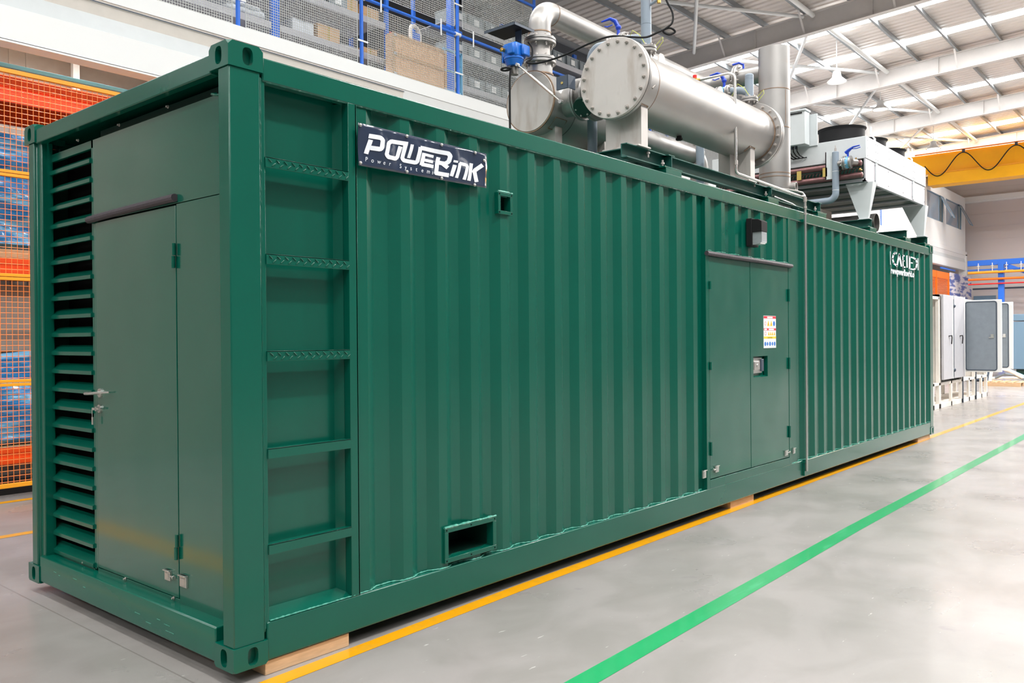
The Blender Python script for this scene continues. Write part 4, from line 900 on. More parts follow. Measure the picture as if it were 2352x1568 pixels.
# round duct behind the near leg
du = thing('round_duct', 'short rusty grey duct lying open-ended on the roof behind the cooler leg', 'duct', (9.64,.8,2.95))
MB().pipe((9.64,.06,3.06),(9.64,2.2,3.06),.122,.116,40).build('duct_tube', M['steel_dark'], du)
MB().cyl((9.64,.5,3.06),(9.64,.52,3.06),.115,24).build('duct_damper', M['steel_plate'], du)
MB().box(8.7,9.33,.55,.88,2.93,3.22).build('silencer_box', M['steel_dark'], du)
# ------------------------------------------------------------------ the hall
HX0, HX1, HY0, HY1 = -24.0, 43.6, -15.0, 10.4
def rz(y, a): return a - .045*y
struct(MB().box(HX0, HX1, HY0, HY1, FZ-.2, FZ).build('floor', M['floor'], smooth=0))
# roof sheets (ribs run across the hall) with gaps for the rooflights
SKY = [(-19.1,-18.3),(-13.0,-12.2),(-6.9,-6.1),(-.7,.1),(5.4,6.2),(20.35,21.42),(23.50,24.02),(29.62,30.2),(35.85,36.6)]  # strips listed before the wide one are unseen, added for light
SKY.sort()
m = MB(); x = HX0
segs = []
for a, b in SKY: segs.append((x, a)); x = b
segs.append((x, HX1))
for a, b in segs:
    P = [(a, 0)]; k = math.ceil(a/.25)
    while k*.25 + .12 < b:
        c = k*.25
        if c > a: P += [(c,0),(c+.03,.035),(c+.09,.035),(c+.12,0)]
        k += 1
    P.append((b, 0)); n = len(P)
    vs = [(x, y, rz(y,10.16)+dz) for y in (HY0, HY1) for x, dz in P]
    m.add(vs, [(i, i+1, n+i+1, n+i) for i in range(n-1)])
struct(m.build('ceiling', M['roof'], smooth=0))
for i, (a, b) in enumerate(SKY):
    m = MB().add([(a,HY0,rz(HY0,10.17)),(b,HY0,rz(HY0,10.17)),(b,HY1,rz(HY1,10.17)),(a,HY1,rz(HY1,10.17))], [(0,1,2,3)])
    struct(m.build('window_%d' % (i+1), M['sky'], smooth=0))
# walls
struct(MB().box(HX0, HX1, HY1, HY1+.2, FZ, 9.8).build('wall_left', M['wallmid'], smooth=0))
m = MB(); z = FZ
m.box(HX1, HX1+.2, HY0, HY1, FZ, 10.9)
for k in range(16): m.box(HX1-.012, HX1, HY0, HY1, FZ+.012+k*.62, FZ+.612+k*.62)
struct(m.build('wall_end', M['wallend'], smooth=0))
struct(MB().box(HX0, HX1, HY0-.2, HY0, FZ, 11.0).build('wall_right', M['wallfar'], smooth=0))
struct(MB().box(HX0-.2, HX0, -4, HY1, FZ, 11.0).box(HX0-.2, HX0, HY0, -4, FZ, 11.0).build('wall_rear', M['walldark'], smooth=0))
m = MB().box(HX1-.35,HX1-.012,HY0,HY1,8.02,8.22).box(HX1-.25,HX1-.012,HY0,HY1,7.95,8.02)
struct(m.build('trim_1', M['white'], smooth=0))
# rafters
RX = [-17.2,-11.1,-5.0,1.0,7.0,13.1,19.2,25.3,31.4,37.5]
names = {19.2:'first big grey roof rafter above the round vessels', 25.3:'second roof rafter, above the white fan cooler', 31.4:'third roof rafter beyond the white fan cooler', 37.5:'farthest roof rafter, just above the yellow crane beam', 13.1:'pale roof rafter over the mezzanine, behind the pipe elbow', 7.0:'roof rafter over the mezzanine racks'}
def ibeam_y(x, y0, y1, a, d, w, name, mt):
    m = MB()
    for (xa, xb, za, zb) in ((x-.006,x+.006,0,d),(x-w/2,x+w/2,0,.016),(x-w/2,x+w/2,d-.016,d)):
        n = len(m.v)
        m.add([(xa,y0,rz(y0,a)+za),(xb,y0,rz(y0,a)+za),(xb,y1,rz(y1,a)+za),(xa,y1,rz(y1,a)+za),(xa,y0,rz(y0,a)+zb),(xb,y0,rz(y0,a)+zb),(xb,y1,rz(y1,a)+zb),(xa,y1,rz(y1,a)+zb)],
              [(0,3,2,1),(4,5,6,7),(0,1,5,4),(1,2,6,5),(2,3,7,6),(3,0,4,7)])
    for k in range(int((y1-y0)/3)+1):
        y = y0 + 3*k; m.box(x-w/2, x+w/2, y, y+.01, rz(y,a), rz(y,a)+d)
    return m.build(name, mt, smooth=0)
for x in RX:
    o = ibeam_y(x, HY0, HY1, 9.46, .52 if x != 19.2 else .52, .20, 'roof_rafter', M['beamgrey'])
    tag(o, names.get(x, 'roof rafter behind the camera side of the hall'), 'roof beam', 'roof rafters')
ordn = ['first','second','third','fourth','fifth','sixth','seventh','eighth','ninth','tenth','eleventh','twelfth','thirteenth','fourteenth','fifteenth','sixteenth','seventeenth','eighteenth','nineteenth','twentieth','twenty-first','twenty-second','twenty-third']
ys = [1.39 + 1.1*k for k in range(8, -15, -1)]
for i, y in enumerate(ys):
    m = MB(); z0, z1 = rz(y,9.98), rz(y,10.16)
    m.box(HX0, HX1, y-.003, y+.003, z0, z1).box(HX0, HX1, y-.06, y, z0, z0+.004).box(HX0, HX1, y, y+.06, z1-.004, z1)
    tag(m.build('roof_purlin', M['purlin'], smooth=0), 'slim galvanised roof purlin, %s counted from the left wall' % ordn[i], 'purlin', 'roof purlins')
# struts, cross braces, stays
bays = [(7.0,13.1,'over the mezzanine racks'),(13.1,19.2,'above the bolted vessel'),(19.2,25.3,'above the stack'),(25.3,31.4,'beyond the second rafter'),(31.4,37.5,'beside the yellow crane beam')]
for a, b, w in bays:
    o = MB().cyl((a+.1,4.45,rz(4.45,9.88)),(b-.1,4.45,rz(4.45,9.88)),.062,12).build('roof_strut', M['white'])
    tag(o, 'thick round white roof strut ' + w, 'roof strut', 'roof struts')
    for s, (ya, yb), wd in ((0,(8.25,4.7),'falling away'),(1,(4.5,7.8),'rising towards the mezzanine')):
        o = MB().cyl((a+.1,ya,rz(ya,9.92)),(b-.1,yb,rz(yb,9.84 if s else 9.92)),.045,10).build('roof_brace', M['white'])
        tag(o, 'slim white diagonal roof brace %s, %s' % (w, wd), 'roof brace', 'diagonal roof braces')
m0 = None
for x in (13.1,19.2,25.3,31.4,37.5):
    for i, y in enumerate(ys[1:14:2]):
        o = MB().bar((x-.45,y,rz(y,9.98)),(x-.05,y,rz(y,9.49)),.05,.006).build('rafter_stay', M['beamgrey'])
        tag(o, 'short stay from purlin to rafter', 'stay', 'rafter stays')
        o['label'] = 'short slanting steel stay between the %s purlin and %s' % (ordn[1+2*i], {13.1:'the mezzanine rafter',19.2:'the first big rafter',25.3:'the second rafter',31.4:'the third rafter',37.5:'the rafter over the crane'}[x])
# high-bay lamps
def bay_lamp(x, y, z, lab):
    r = thing('high_bay_lamp', lab, 'lamp', (x,y,z), 'high bay lamps')
    MB().lathe([(.06,.30),(.10,.28),(.13,.12),(.26,.0),(.27,-.02),(.25,-.02),(.12,.10)], (x,y,z), (0,0,1), 28).build('lamp_shade', M['white'], r)
    MB().cyl((x,y,z+.01),(x,y,z+.02),.22,24).build('lamp_diffuser', M['lampglow'], r)
    MB().cyl((x,y,z+.28),(x,y,rz(y,10.13)),.012,8).build('lamp_rod', M['white'], r)
bay_lamp(22.0,4.87,8.75,'round white high bay lamp hanging to the right of the stack top')
bay_lamp(28.0,5.49,9.30,'round high bay lamp against the bright rooflight above the cooler fan')
bay_lamp(34.0,5.29,8.92,'round white high bay lamp hanging above the left end of the yellow crane')

def aisle_lamp(x, lab, watts):
    bay_lamp(x, -3.8, 8.9, lab)
    l = bpy.data.lights.new('lamp_light', 'AREA'); l.shape = 'DISK'; l.size = .46; l.energy = watts * (.4 if x < 0 else 1.1 if x < 5 else 1.5 if x < 12 else 2.0 if x < 20 else 2.4 if x < 25 else 4); l.color = (1, .98, .95)
    o = bpy.data.objects.new('lamp_light', l); COL.objects.link(o); o.location = (x, -3.8, 8.87)
for x, lab in ((-9.0,'high bay lamp behind the camera over the aisle'),(-2.9,'high bay lamp over the aisle above the near container corner'),(3.2,'high bay lamp over the aisle beside the vessels'),(9.4,'high bay lamp over the aisle beside the cooler'),(15.6,'high bay lamp over the aisle past the container'),(22.0,'high bay lamp over the aisle by the white enclosures'),(28.2,'high bay lamp over the aisle by the pallet'),(34.3,'high bay lamp over the aisle before the yellow crane')):
    aisle_lamp(x, lab, 330)
# floor markings
def strip(pts, w, name, mt, lab, cat='floor marking', group='painted floor lines', z=.0015):
    m = MB(); n = len(pts); vs = []
    for i, p in enumerate(pts):
        a = Vector(pts[max(0,i-1)]); b = Vector(pts[min(n-1,i+1)]); d = (b-a).normalized(); nn = Vector((-d.y, d.x))*w/2
        vs += [(p[0]+nn.x,p[1]+nn.y,FZ+z),(p[0]-nn.x,p[1]-nn.y,FZ+z)]
    m.add(vs, [(2*i,2*i+1,2*i+3,2*i+2) for i in range(n-1)])
    return tag(m.build(name, mt, smooth=0), lab, cat, group)
strip([(-6,-.19),(-.5,-.12),(.15,-.085),(2.05,-.03),(5.7,.005),(10,.04),(20.4,.085),(34,.15)], .10, 'floor_line', M['yellowline'], 'yellow floor line running alongside the foot of the container')
strip([(-6,-1.34),(1.05,-1.208),(5,-1.13),(13.1,-1.077),(20,-1.0),(34,-.9)], .125, 'floor_line', M['greenline'], 'bright green floor line crossing the open floor')
strip([(-1,5.86),(34,5.86)], .11, 'floor_line', M['yellowline'], 'yellow floor line at the foot of the orange mesh fence')
strip([(-1,4.21),(34,4.21)], .11, 'floor_line', M['yellowline'], 'yellow floor line between the container and the mesh fence line')
strip([(-.95,4.27),(-.95,-.05)], .24, 'floor_line', M['yellowline'], 'yellow floor line across the louvred end of the container')

# ------------------------------------------------------------------ mezzanine
mz = thing('mezzanine_platform', 'long white mezzanine deck edge above the orange fence and behind the container', 'mezzanine', (20,8,4.65))
m = MB().box(-8, 42.9, 6.0, 6.03, 4.65, 5.0).box(-8, 42.9, 6.0, 6.22, 4.63, 4.66).box(-8, 42.9, 5.99, 6.4, 5.34, 5.53)
m.build('edge_girder', M['white'], mz, bevel=.002)
m = MB().add([(-8,6.0,4.995),(42.9,6.0,4.995),(42.9,6.03,5.17),(-8,6.03,5.17)], [(0,1,2,3)]); m.build('recess_shade_band', M['coolwhite'], mz, smooth=0)  # greyer tone carries the shade of the recess under the slab
m = MB().add([(-8,6.03,5.17),(6.55,6.03,5.17),(6.55,6.0,5.335),(-8,6.0,5.335)], [(0,1,2,3)]); m.build('soffit_strip', M['offwhite'], mz, smooth=0)  # beige tone puts the recess shade into the colour
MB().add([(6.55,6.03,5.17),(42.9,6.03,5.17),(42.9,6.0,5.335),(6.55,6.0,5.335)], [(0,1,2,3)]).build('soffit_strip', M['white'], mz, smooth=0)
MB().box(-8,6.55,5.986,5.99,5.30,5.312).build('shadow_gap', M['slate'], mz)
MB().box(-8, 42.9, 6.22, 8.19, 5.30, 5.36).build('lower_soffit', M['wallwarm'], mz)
MB().box(-8, 42.9, 6.4, HY1-.02, 5.40, 5.53).build('deck', M['wallgrey'], mz)
m = MB().box(-8, 42.9, 8.2, 8.3, FZ, 5.39)
for x in (1.85, 2.05, 4.6, 5.0): m.box(x, x+.02, 8.19, 8.2, FZ, 5.3)
struct(m.build('wall_back', M['wallwarm'], smooth=0))
MB().box(42.6, 42.9, 5.99, 6.3, 4.3, 5.4).build('end_bracket', M['white'], mz)
for x, lab in ((2.52,'white steel column behind the orange rack above the fence top'),(8.2,'white mezzanine column hidden low behind the container'),(42.3,'white mezzanine column at the far corner below the office')):
    tag(MB().box(x-.04,x+.04,7.82,7.90,FZ,5.29).build('steel_column', M['white'], bevel=.002), lab, 'column', 'mezzanine columns')
# guard railing with wire mesh
gr = thing('guard_railing', 'blue tube railing with grey wire mesh along the mezzanine edge', 'railing', (6,6.02,5.53))
PX = [1.77+2.005*k for k in range(-3, 15)]
for x in PX:
    MB().cyl((x,6.05,5.53),(x,6.05,8.1 if x < 10.5 else 6.54),.028,14).build('post', M['steelblue'], gr)
def rail_tube(z): 
    MB().cyl((PX[0],6.05,z),(PX[-1] if z < 7 else 9.82,6.05,z),.024,14).build('rail', M['steelblue'], gr)
rail_tube(6.52); rail_tube(7.57)
for i, x in enumerate(PX[:-1]):
    if x < 1: continue
    a, b = x+.10, x+2.005-.09
    for z0, z1 in ((5.55, 6.43), (6.63, 7.50)):
        if z0 > 6 and x > 9.5: continue
        if x > 16: st = .07
        else: st = .034
        m = MB(); k = 0
        while a + k*st < b: m.wire((a+k*st,6.03,z0),(a+k*st,6.03,z1),.0036); k += 1
        k = 1
        while z0 + k*st < z1: m.wire((a,6.033,z0+k*st),(b,6.033,z0+k*st),.0036); k += 1
        m.tube([(a,6.03,z0),(a,6.03,z1),(b,6.03,z1),(b,6.03,z0),(a,6.03,z0)], .006, 6)
        m.build('mesh_panel', M['meshgrey'], gr, smooth=0)
    for z in ((5.88, 7.0) if x < 9.5 else (5.88,)): MB().box(x-.09, x+.10, 6.018, 6.026, z-.012, z+.012).build('mesh_clip', M['white'], gr)
    for xx in (x+.35, x+1.6): MB().box(xx-.012, xx+.012, 6.015, 6.025, 6.40, 6.66).build('mesh_clip', M['white'], gr)
    MB().cyl((x-.06,6.05,6.52),(x+.06,6.05,6.52),.034,12).build('rail_coupling', M['white'], gr)
# racks on the mezzanine
def rack(x0, x1, y0, y1, levels, lab, top=8.0, ups=None):
    r = thing('storage_rack', lab, 'rack', ((x0+x1)/2,(y0+y1)/2,5.53), 'racks on the mezzanine')
    for x in (x0, x1):
        for y in (y0, y1): MB().box(x-.03,x+.03,y-.03,y+.03,5.53,top).build('upright', M['steelblue'], r, bevel=.003)
    for z in levels:
        MB().box(x0+.04,x1-.04,y0-.03,y0+.02,z-.05,z+.05).build('shelf_beam', M['galv'], r)
        MB().box(x0+.04,x1-.04,y0+.02,y1,z+.02,z+.035).build('shelf_board', M['galv'], r)
    return r
rack(2.75,4.855,6.9,7.8,(6.05,6.63,7.2),'blue upright rack at the left end of the mezzanine holding a white sack')
rack(4.92,7.00,6.9,7.8,(6.05,6.63,7.2),'blue upright rack on the mezzanine holding an open cardboard box')
rack(8.44,10.9,6.9,7.8,(6.04,6.60,7.16),'mezzanine rack of grey bins left of the pipe elbow')
rack(10.95,13.4,6.9,7.8,(6.04,6.60,7.16),'mezzanine rack of grey bins just right of the pipe elbow')
rack(13.45,16,6.9,7.8,(6.04,6.60,7.16),'mezzanine rack of grey bins above the bolted vessel barrel')
def solid(name, x0, x1, y0, y1, z0, z1, mt, lab, cat, group=None, bev=.004, parent=None):
    return tag(MB().box(x0,x1,y0,y1,z0,z1).build(name, mt, bevel=bev), lab, cat, group)
m = MB(); rnd = random.Random(4)
for k in range(7): m.sphere((4.25+.07*k, 7.05, 6.15+rnd.uniform(0,.02)), .11, 10, 7, (1.1,1.6,.7))
for k in range(5): m.sphere((4.30+.075*k, 7.0, 6.23), .09, 10, 7, (1.1,1.5,.5))
tag(m.build('white_sack', M['clearfilm'], smooth=80), 'crumpled white plastic sack on the left mezzanine rack', 'sack')
def carton(x0, x1, y0, y1, z0, z1, lab, openf=False, group='cardboard boxes on the mezzanine'):
    r = thing('cardboard_box', lab, 'box', ((x0+x1)/2,(y0+y1)/2,z0), group)
    MB().box(x0,x1,y0,y1,z0,z1).build('box_body', M['cardboard'], r, bevel=.003)
    MB().box((x0+x1)/2-.02,(x0+x1)/2+.02,y0-.001,y0,z0,z1).box(x0,x1,y0-.001,y0,z0+(z1-z0)*.45,z0+(z1-z0)*.47).build('tape', M['tan'], r)
    if openf: MB().add([(x1,y0,z1),(x1,y1,z1),(x1+.08,y1,z1+.06),(x1+.08,y0,z1+.06)], [(0,1,2,3)]).build('flap', M['cardboard'], r, smooth=0)
carton(5.66,6.07,6.93,7.35,6.085,6.345,'cardboard box standing on the lower shelf of the mezzanine rack')
solid('film_wrapped_pack',5.22,5.60,6.95,7.3,6.085,6.30,M['clearfilm'],'pack wrapped in clear film left of the cardboard box','package','packs on the mezzanine shelf')
solid('film_wrapped_pack',6.15,6.6,7.0,7.3,6.085,6.17,M['clearfilm'],'low film wrapped pack right of the cardboard box','package','packs on the mezzanine shelf')
carton(6.22,6.5,7.0,7.4,6.665,6.93,'smaller cardboard box high on the mezzanine rack, left of the pair')
carton(6.52,6.93,7.0,7.4,6.665,6.90,'smaller cardboard box high on the rack beside the blue upright')
carton(7.10,7.5,7.0,7.5,5.53,5.95,'cardboard box on the deck behind the plywood crate')
carton(6.55,6.85,6.95,7.3,6.08,6.22,'torn open cardboard box beside the second blue upright',True)
def bin_(x, y, z, w, h, lab, group):
    r = thing('storage_bin', lab, 'bin', (x,y,z), group)
    m = MB(); m.prism([(x-w/2+.01,z),(x+w/2-.01,z),(x+w/2,z+h),(x-w/2,z+h)], frY(y), 0, .4)
    m.box(x-w/2-.008,x+w/2+.008,y-.008,y+.408,z+h-.02,z+h)
    for k in range(4): m.box(x-w/2+.03+k*(w-.06)/3-.004, x-w/2+.03+k*(w-.06)/3+.004, y-.008, y, z+.01, z+h-.02)
    m.build('bin_body', M['greyplastic'], r, bevel=.002)
    MB().box(x-.07,x+.06,y-.012,y-.009,z+h*.25,z+h*.75).build('bin_label', M['white'], r)
    return r
places = {6.09:'bottom', 6.65:'middle', 7.21:'top'}
rackn = [('left of the pipe elbow',8.44),('just right of the pipe elbow',10.95),('above the bolted vessel barrel',13.45)]
for rn, x0 in rackn:
    for z, zn in places.items():
        for k in range(5):
            bin_(x0+.30+k*.46, 6.93, z, .42, .22, '%s grey bin on the %s shelf, mezzanine rack %s' % (ordn[k], zn, rn), 'grey bins on the mezzanine racks')
for k in range(3): bin_(5.25+k*.40, 6.93, 6.67, .36, .22, '%s grey bin on the upper shelf of the cardboard box rack' % ordn[k], 'grey bins on the mezzanine racks')
# plywood crate on the deck
pc = thing('plywood_crate', 'flat plywood crate leaning upright against the mezzanine mesh', 'crate', (7.0,6.3,5.55))
MB().box(6.46,7.58,6.13,6.30,5.56,6.22).build('crate_panel', M['plywood'], pc)
m = MB()
for z in (5.56, 5.87, 6.17): m.box(6.44,7.60,6.115,6.13,z,z+.05)
for x in (6.44, 7.55): m.box(x,x+.05,6.11,6.13,5.56,6.22)
m.build('crate_batten', M['wood'], pc, bevel=.002)
m = MB()
for x in (6.45, 7.53):
    for z in (5.57, 5.88, 6.17): m.box(x,x+.06,6.103,6.11,z,z+.04)
m.build('corner_clip', M['galv'], pc)
# light blue trolley frame and foam-wrapped frames behind the crate
tr = thing('trolley_frame', 'light blue steel trolley frame right of the plywood crate', 'trolley', (7.95,6.3,5.53))
m = MB()
for x, y in ((7.62,6.2),(8.02,6.2),(7.62,6.6),(8.02,6.6)): m.box(x-.02,x+.02,y-.02,y+.02,5.55,6.30)
for z in (5.62,5.95,6.28): m.box(7.62,8.02,6.18,6.22,z-.015,z+.015).box(7.62,8.02,6.58,6.62,z-.015,z+.015)
m.build('trolley_tubes', M['lightblue'], tr, bevel=.002)
for x, y in ((7.62,6.2),(8.02,6.2),(7.62,6.6),(8.02,6.6)): MB().cyl((x,y-.01,5.548),(x,y+.01,5.548),.018,12).build('wheel', M['black'], tr)
ff_ = thing('padded_arch', 'pale foam wrapped arched frame standing behind the plywood crate', 'frame', (7.5,6.7,5.53))
MB().tube([(7.30,6.65,5.56),(7.30,6.65,6.62),(7.33,6.66,6.68),(7.42,6.68,6.71),(7.52,6.70,6.68),(7.55,6.7,6.60),(7.55,6.7,5.56)], .035, 10).build('foam_wrap', M['offwhite'], ff_, smooth=60)
MB().box(7.33,7.52,6.66,6.69,5.7,6.6).build('inner_sheet', M['steelblue'], ff_)
tag(MB().cyl((6.95,6.75,6.50),(7.30,6.75,6.45),.018,10).build('red_tube', M['red']), 'thin red tube lying above the plywood crate', 'tube')
tag(MB().box(6.9,7.35,6.72,6.79,5.53,6.47).build('carton_stack', M['cardboard']), 'brown carton stack behind the plywood crate under the red tube', 'boxes')
tag(MB().box(8.3,8.38,6.7,6.8,5.53,7.9).box(8.1,8.6,6.72,6.78,6.9,6.95).build('steel_post', M['steelblue'], bevel=.003), 'blue post with a short arm right of the foam wrapped frame', 'post')

# ------------------------------------------------------------------ orange fence and pallet racks under the mezzanine
fn = thing('mesh_fence', 'tall orange wire mesh fence panels with amber rails at the left edge', 'fence', (1,6.1,FZ))
for x in (.62,3.0,5.6): MB().box(x-.03,x+.03,6.08,6.14,FZ,4.40).build('fence_post', M['amber'], fn, bevel=.003)
for i, z in enumerate((.06, 1.125, 2.225, 3.30, 4.36)):
    m = MB().box(.6,5.6,6.085,6.13,z-.035,z-.003).box(.6,5.6,6.085,6.13,z+.003,z+.035) if 0 < i < 4 else MB().box(.6,5.6,6.085,6.13,z-.022,z+.022)
    m.build('fence_rail', M['amber'], fn, bevel=.003)
m = MB(); k = 0
while .65 + k*.0555 < 5.6: m.wire((.65+k*.0555,6.095,.08),(.65+k*.0555,6.095,4.34),.0032); k += 1
k = 0
while .1 + k*.0565 < 4.33: m.wire((.65,6.10,.1+k*.0565),(5.6,6.10,.1+k*.0565),.0032); k += 1
m.build('wire_mesh', M['meshorange'], fn, smooth=0)
tag(MB().box(.6,5.6,6.45,6.52,4.50,4.545).build('cable_tray', M['teal'], bevel=.002), 'teal blue tray running just above the fence top rail', 'tray')
pr = thing('pallet_rack', 'orange beam pallet rack loaded with blue wrapped goods behind the mesh fence', 'rack', (0.5,7.1,FZ))
for x in (.30,3.9):
    for y in (6.7,7.7): MB().box(x-.05,x+.05,y-.04,y+.04,FZ,4.55).build('upright', M['slate'], pr, bevel=.003)
for z in (4.32,2.38,.30):
    for y in (6.66,7.7):
        h = .14 if z > 4 else .09
        MB().prism([(y-.02,z-h),(y+.03,z-h),(y+.03,z+h),(y-.02,z+h),(y-.02,z+.03),(y,z+.02),(y,z-.02),(y-.02,z-.03)], lambda a, b, d: (.3+3.6*d, a, b), 0, 1).build('rack_beam', M['orange'], pr)
MB().box(.35,3.8,6.7,7.7,4.47,4.49).build('rack_deck', M['wood'], pr); MB().box(.35,3.8,6.7,7.7,2.48,2.50).build('rack_deck', M['wood'], pr)
def wrapped(x0, x1, z0, z1, lab, sd):
    r = random.Random(sd); m = MB(); nx, nz = 18, 16; vs = []
    for j in range(nz+1):
        for i in range(nx+1):
            u, v = i/nx, j/nz; ed = min(u, 1-u, v, 1-v)
            vs.append((x0+(x1-x0)*u, 6.76 + .08*math.sin(u*9+v*4+sd)*math.sin(v*6) + r.uniform(-.015,.015) + (.12 if ed < .03 else 0), z0+(z1-z0)*v + .03*math.sin(u*7+sd)*(v > .9)))
    m.add(vs, [(j*(nx+1)+i, j*(nx+1)+i+1, (j+1)*(nx+1)+i+1, (j+1)*(nx+1)+i) for j in range(nz) for i in range(nx)])
    m.box(x0+.02,x1-.02,6.92,7.6,z0,z1-.03)
    return tag(m.build('wrapped_pallet_load', M['wrap'], smooth=60), lab, 'wrapped goods', 'blue wrapped loads')
wrapped(.4,2.3,2.58,3.45,'blue film wrapped load on the upper level of the orange rack',1)
wrapped(.4,2.3,3.45,3.85,'smaller blue wrapped bundle on top of the upper rack load',5)
wrapped(.4,2.3,.40,1.42,'blue film wrapped load on the lowest level of the orange rack',3)
solid('wood_pallet',.4,2.2,6.72,7.6,2.50,2.575,M['wood'],'wooden pallet under the upper blue wrapped load','pallet','rack pallets')
solid('wood_pallet',.4,2.2,6.72,7.6,.31,.39,M['wood'],'wooden pallet under the lowest blue wrapped load','pallet','rack pallets')
solid('cardboard_box',.66,.95,6.66,6.8,1.46,1.60,M['cardboard'],'small cardboard box seen through the left edge of the mesh fence','box')
solid('white_panel_box',.48,.70,6.7,6.9,1.62,1.82,M['white'],'small white box above the cardboard one behind the mesh fence','box')
solid('olive_cabinet',.95,2.1,7.0,7.6,1.45,2.2,M['wallwarm'],'dull olive cabinet standing on the lower load behind the fence','cabinet')
solid('fence_foot_shade',.4,5,6.3,6.6,FZ,.10,M['black'],'black block painted as the shade under the orange fence','shade_block')  # black block put in place of the shade at the fence foot
# far fence panel and poster under the office
f2 = thing('mesh_fence', 'short orange slatted fence panel beyond the far end of the container', 'fence', (37.5,5.9,3.2))
m = MB().box(33,39.0,5.9,5.96,4.02,4.30).box(33,39.0,5.89,5.95,3.18,3.28)
for x in (36.9, 38.95): m.box(x-.04,x+.04,5.88,5.95,FZ,4.30)
m.build('fence_frame', M['farorange'], f2)
m = MB()
for k in range(15): m.box(33,39.0,5.91,5.94,3.3+k*.05,3.325+k*.05)
m.build('fence_slats', M['farorange'], f2, smooth=0)
po = thing('printed_poster', 'large printed poster on posts right of the orange slatted panel', 'poster', (41,5.9,FZ))
MB().box(39.08,43.2,5.88,5.9,2.9,4.34).build('poster_sheet', M['wallpr'], po, smooth=0)
for x in (39.3,43.0): MB().box(x-.03,x+.03,5.9,5.95,FZ,4.3).build('poster_post', M['white'], po)
tag(MB().box(37.9,40.4,5.95,6.0,4.45,4.52).build('blue_beam', M['steelblue']), 'short blue beam above the printed poster', 'beam')

# ------------------------------------------------------------------ office on the mezzanine end
of = thing('site_office', 'white mezzanine office cabin with tilted open windows at the far end', 'office', (39,7.5,5.53))
OX = [30.5, 35.86, 38.56, 38.97, 41.92, 42.6]; z0, z1 = 6.50, 7.65
m = MB().box(OX[0],OX[1],6.0,6.1,5.535,8.09).box(OX[1],OX[5],6.0,6.1,5.535,z0).box(OX[1],OX[5],6.0,6.1,z1,8.09).box(OX[2],OX[3],6.0,6.1,z0,z1).box(OX[4],OX[5],6.0,6.1,z0,z1)
m.box(OX[5]-.1,OX[5],6.1,9,5.535,8.09).box(OX[0],OX[5],6.1,9,8.0,8.09).box(OX[0],OX[0]+.1,6.1,9,5.535,8.09)
m.build('cabin_wall', M['white'], of, smooth=0)
MB().box(OX[0]+.1,OX[5]-.1,8.6,8.7,5.5,8.0).build('inside_wall', M['greyplastic'], of)
for a, b in ((35.86,38.56),(38.97,41.92)):
    w = MB().box(a,b,6.03,6.07,z0,z0+.04).box(a,b,6.03,6.07,z1-.04,z1).box(a,a+.05,6.03,6.07,z0,z1).box(b-.62,b-.57,6.03,6.07,z0,z1).box(b-.04,b,6.03,6.07,z0,z1).build('window_frame', M['machblue'], of)
    MB().box(a+.05,b-.62,6.045,6.05,z0,z1).build('window_pane', M['winglass'], w)
    s = MB(); t_ = math.radians(26)
    def sp(x, h, d=0): return (x, 6.02 - math.sin(t_)*h - d*math.cos(t_), z1 - math.cos(t_)*h)
    hh = 1.12
    for (xa, xb, ha, hb) in ((b-.58,b-.53,0,hh),(b-.07,b-.02,0,hh),(b-.58,b-.02,0,.05),(b-.58,b-.02,hh-.05,hh)):
        s.add([sp(xa,ha),sp(xb,ha),sp(xb,hb),sp(xa,hb),sp(xa,ha,.03),sp(xb,ha,.03),sp(xb,hb,.03),sp(xa,hb,.03)], [(0,3,2,1),(4,5,6,7),(0,1,5,4),(1,2,6,5),(2,3,7,6),(3,0,4,7)])
    s = s.build('open_sash', M['machblue'], of, smooth=0)
    MB().add([sp(b-.53,.05,.015),sp(b-.07,.05,.015),sp(b-.07,hh-.05,.015),sp(b-.53,hh-.05,.015)], [(0,1,2,3)]).build('sash_pane', M['winglass'], s, smooth=0)
for x in (36.7,40.1): MB().box(x,x+1.4,7.6,7.7,7.5,7.56).build('office_lamp', M['lampglow'], of)
# unseen strip lamps added to brighten the wall under the mezzanine deck
for i, x in enumerate((-3,2,7,12,17,22,27,32,37)):
    s = thing('added_strip_lamp', 'added unseen strip lamp under the mezzanine deck, %s from the near end' % ordn[i], 'lamp', (x,6.7,5.24), 'added strip lamps under the mezzanine')
    MB().box(x-.7,x+.7,6.65,6.75,5.25,5.30).build('lamp_body', M['white'], s); MB().cyl((x-.68,6.7,5.235),(x+.68,6.7,5.235),.018,10).build('lamp_tube', M['lampglow'], s)
    l = bpy.data.lights.new('added_tube_light', 'AREA'); l.shape = 'RECTANGLE'; l.size = 1.3; l.size_y = .08; l.energy = 70
    o = bpy.data.objects.new('added_tube_light', l); COL.objects.link(o); o.location = (x,6.7,5.20)

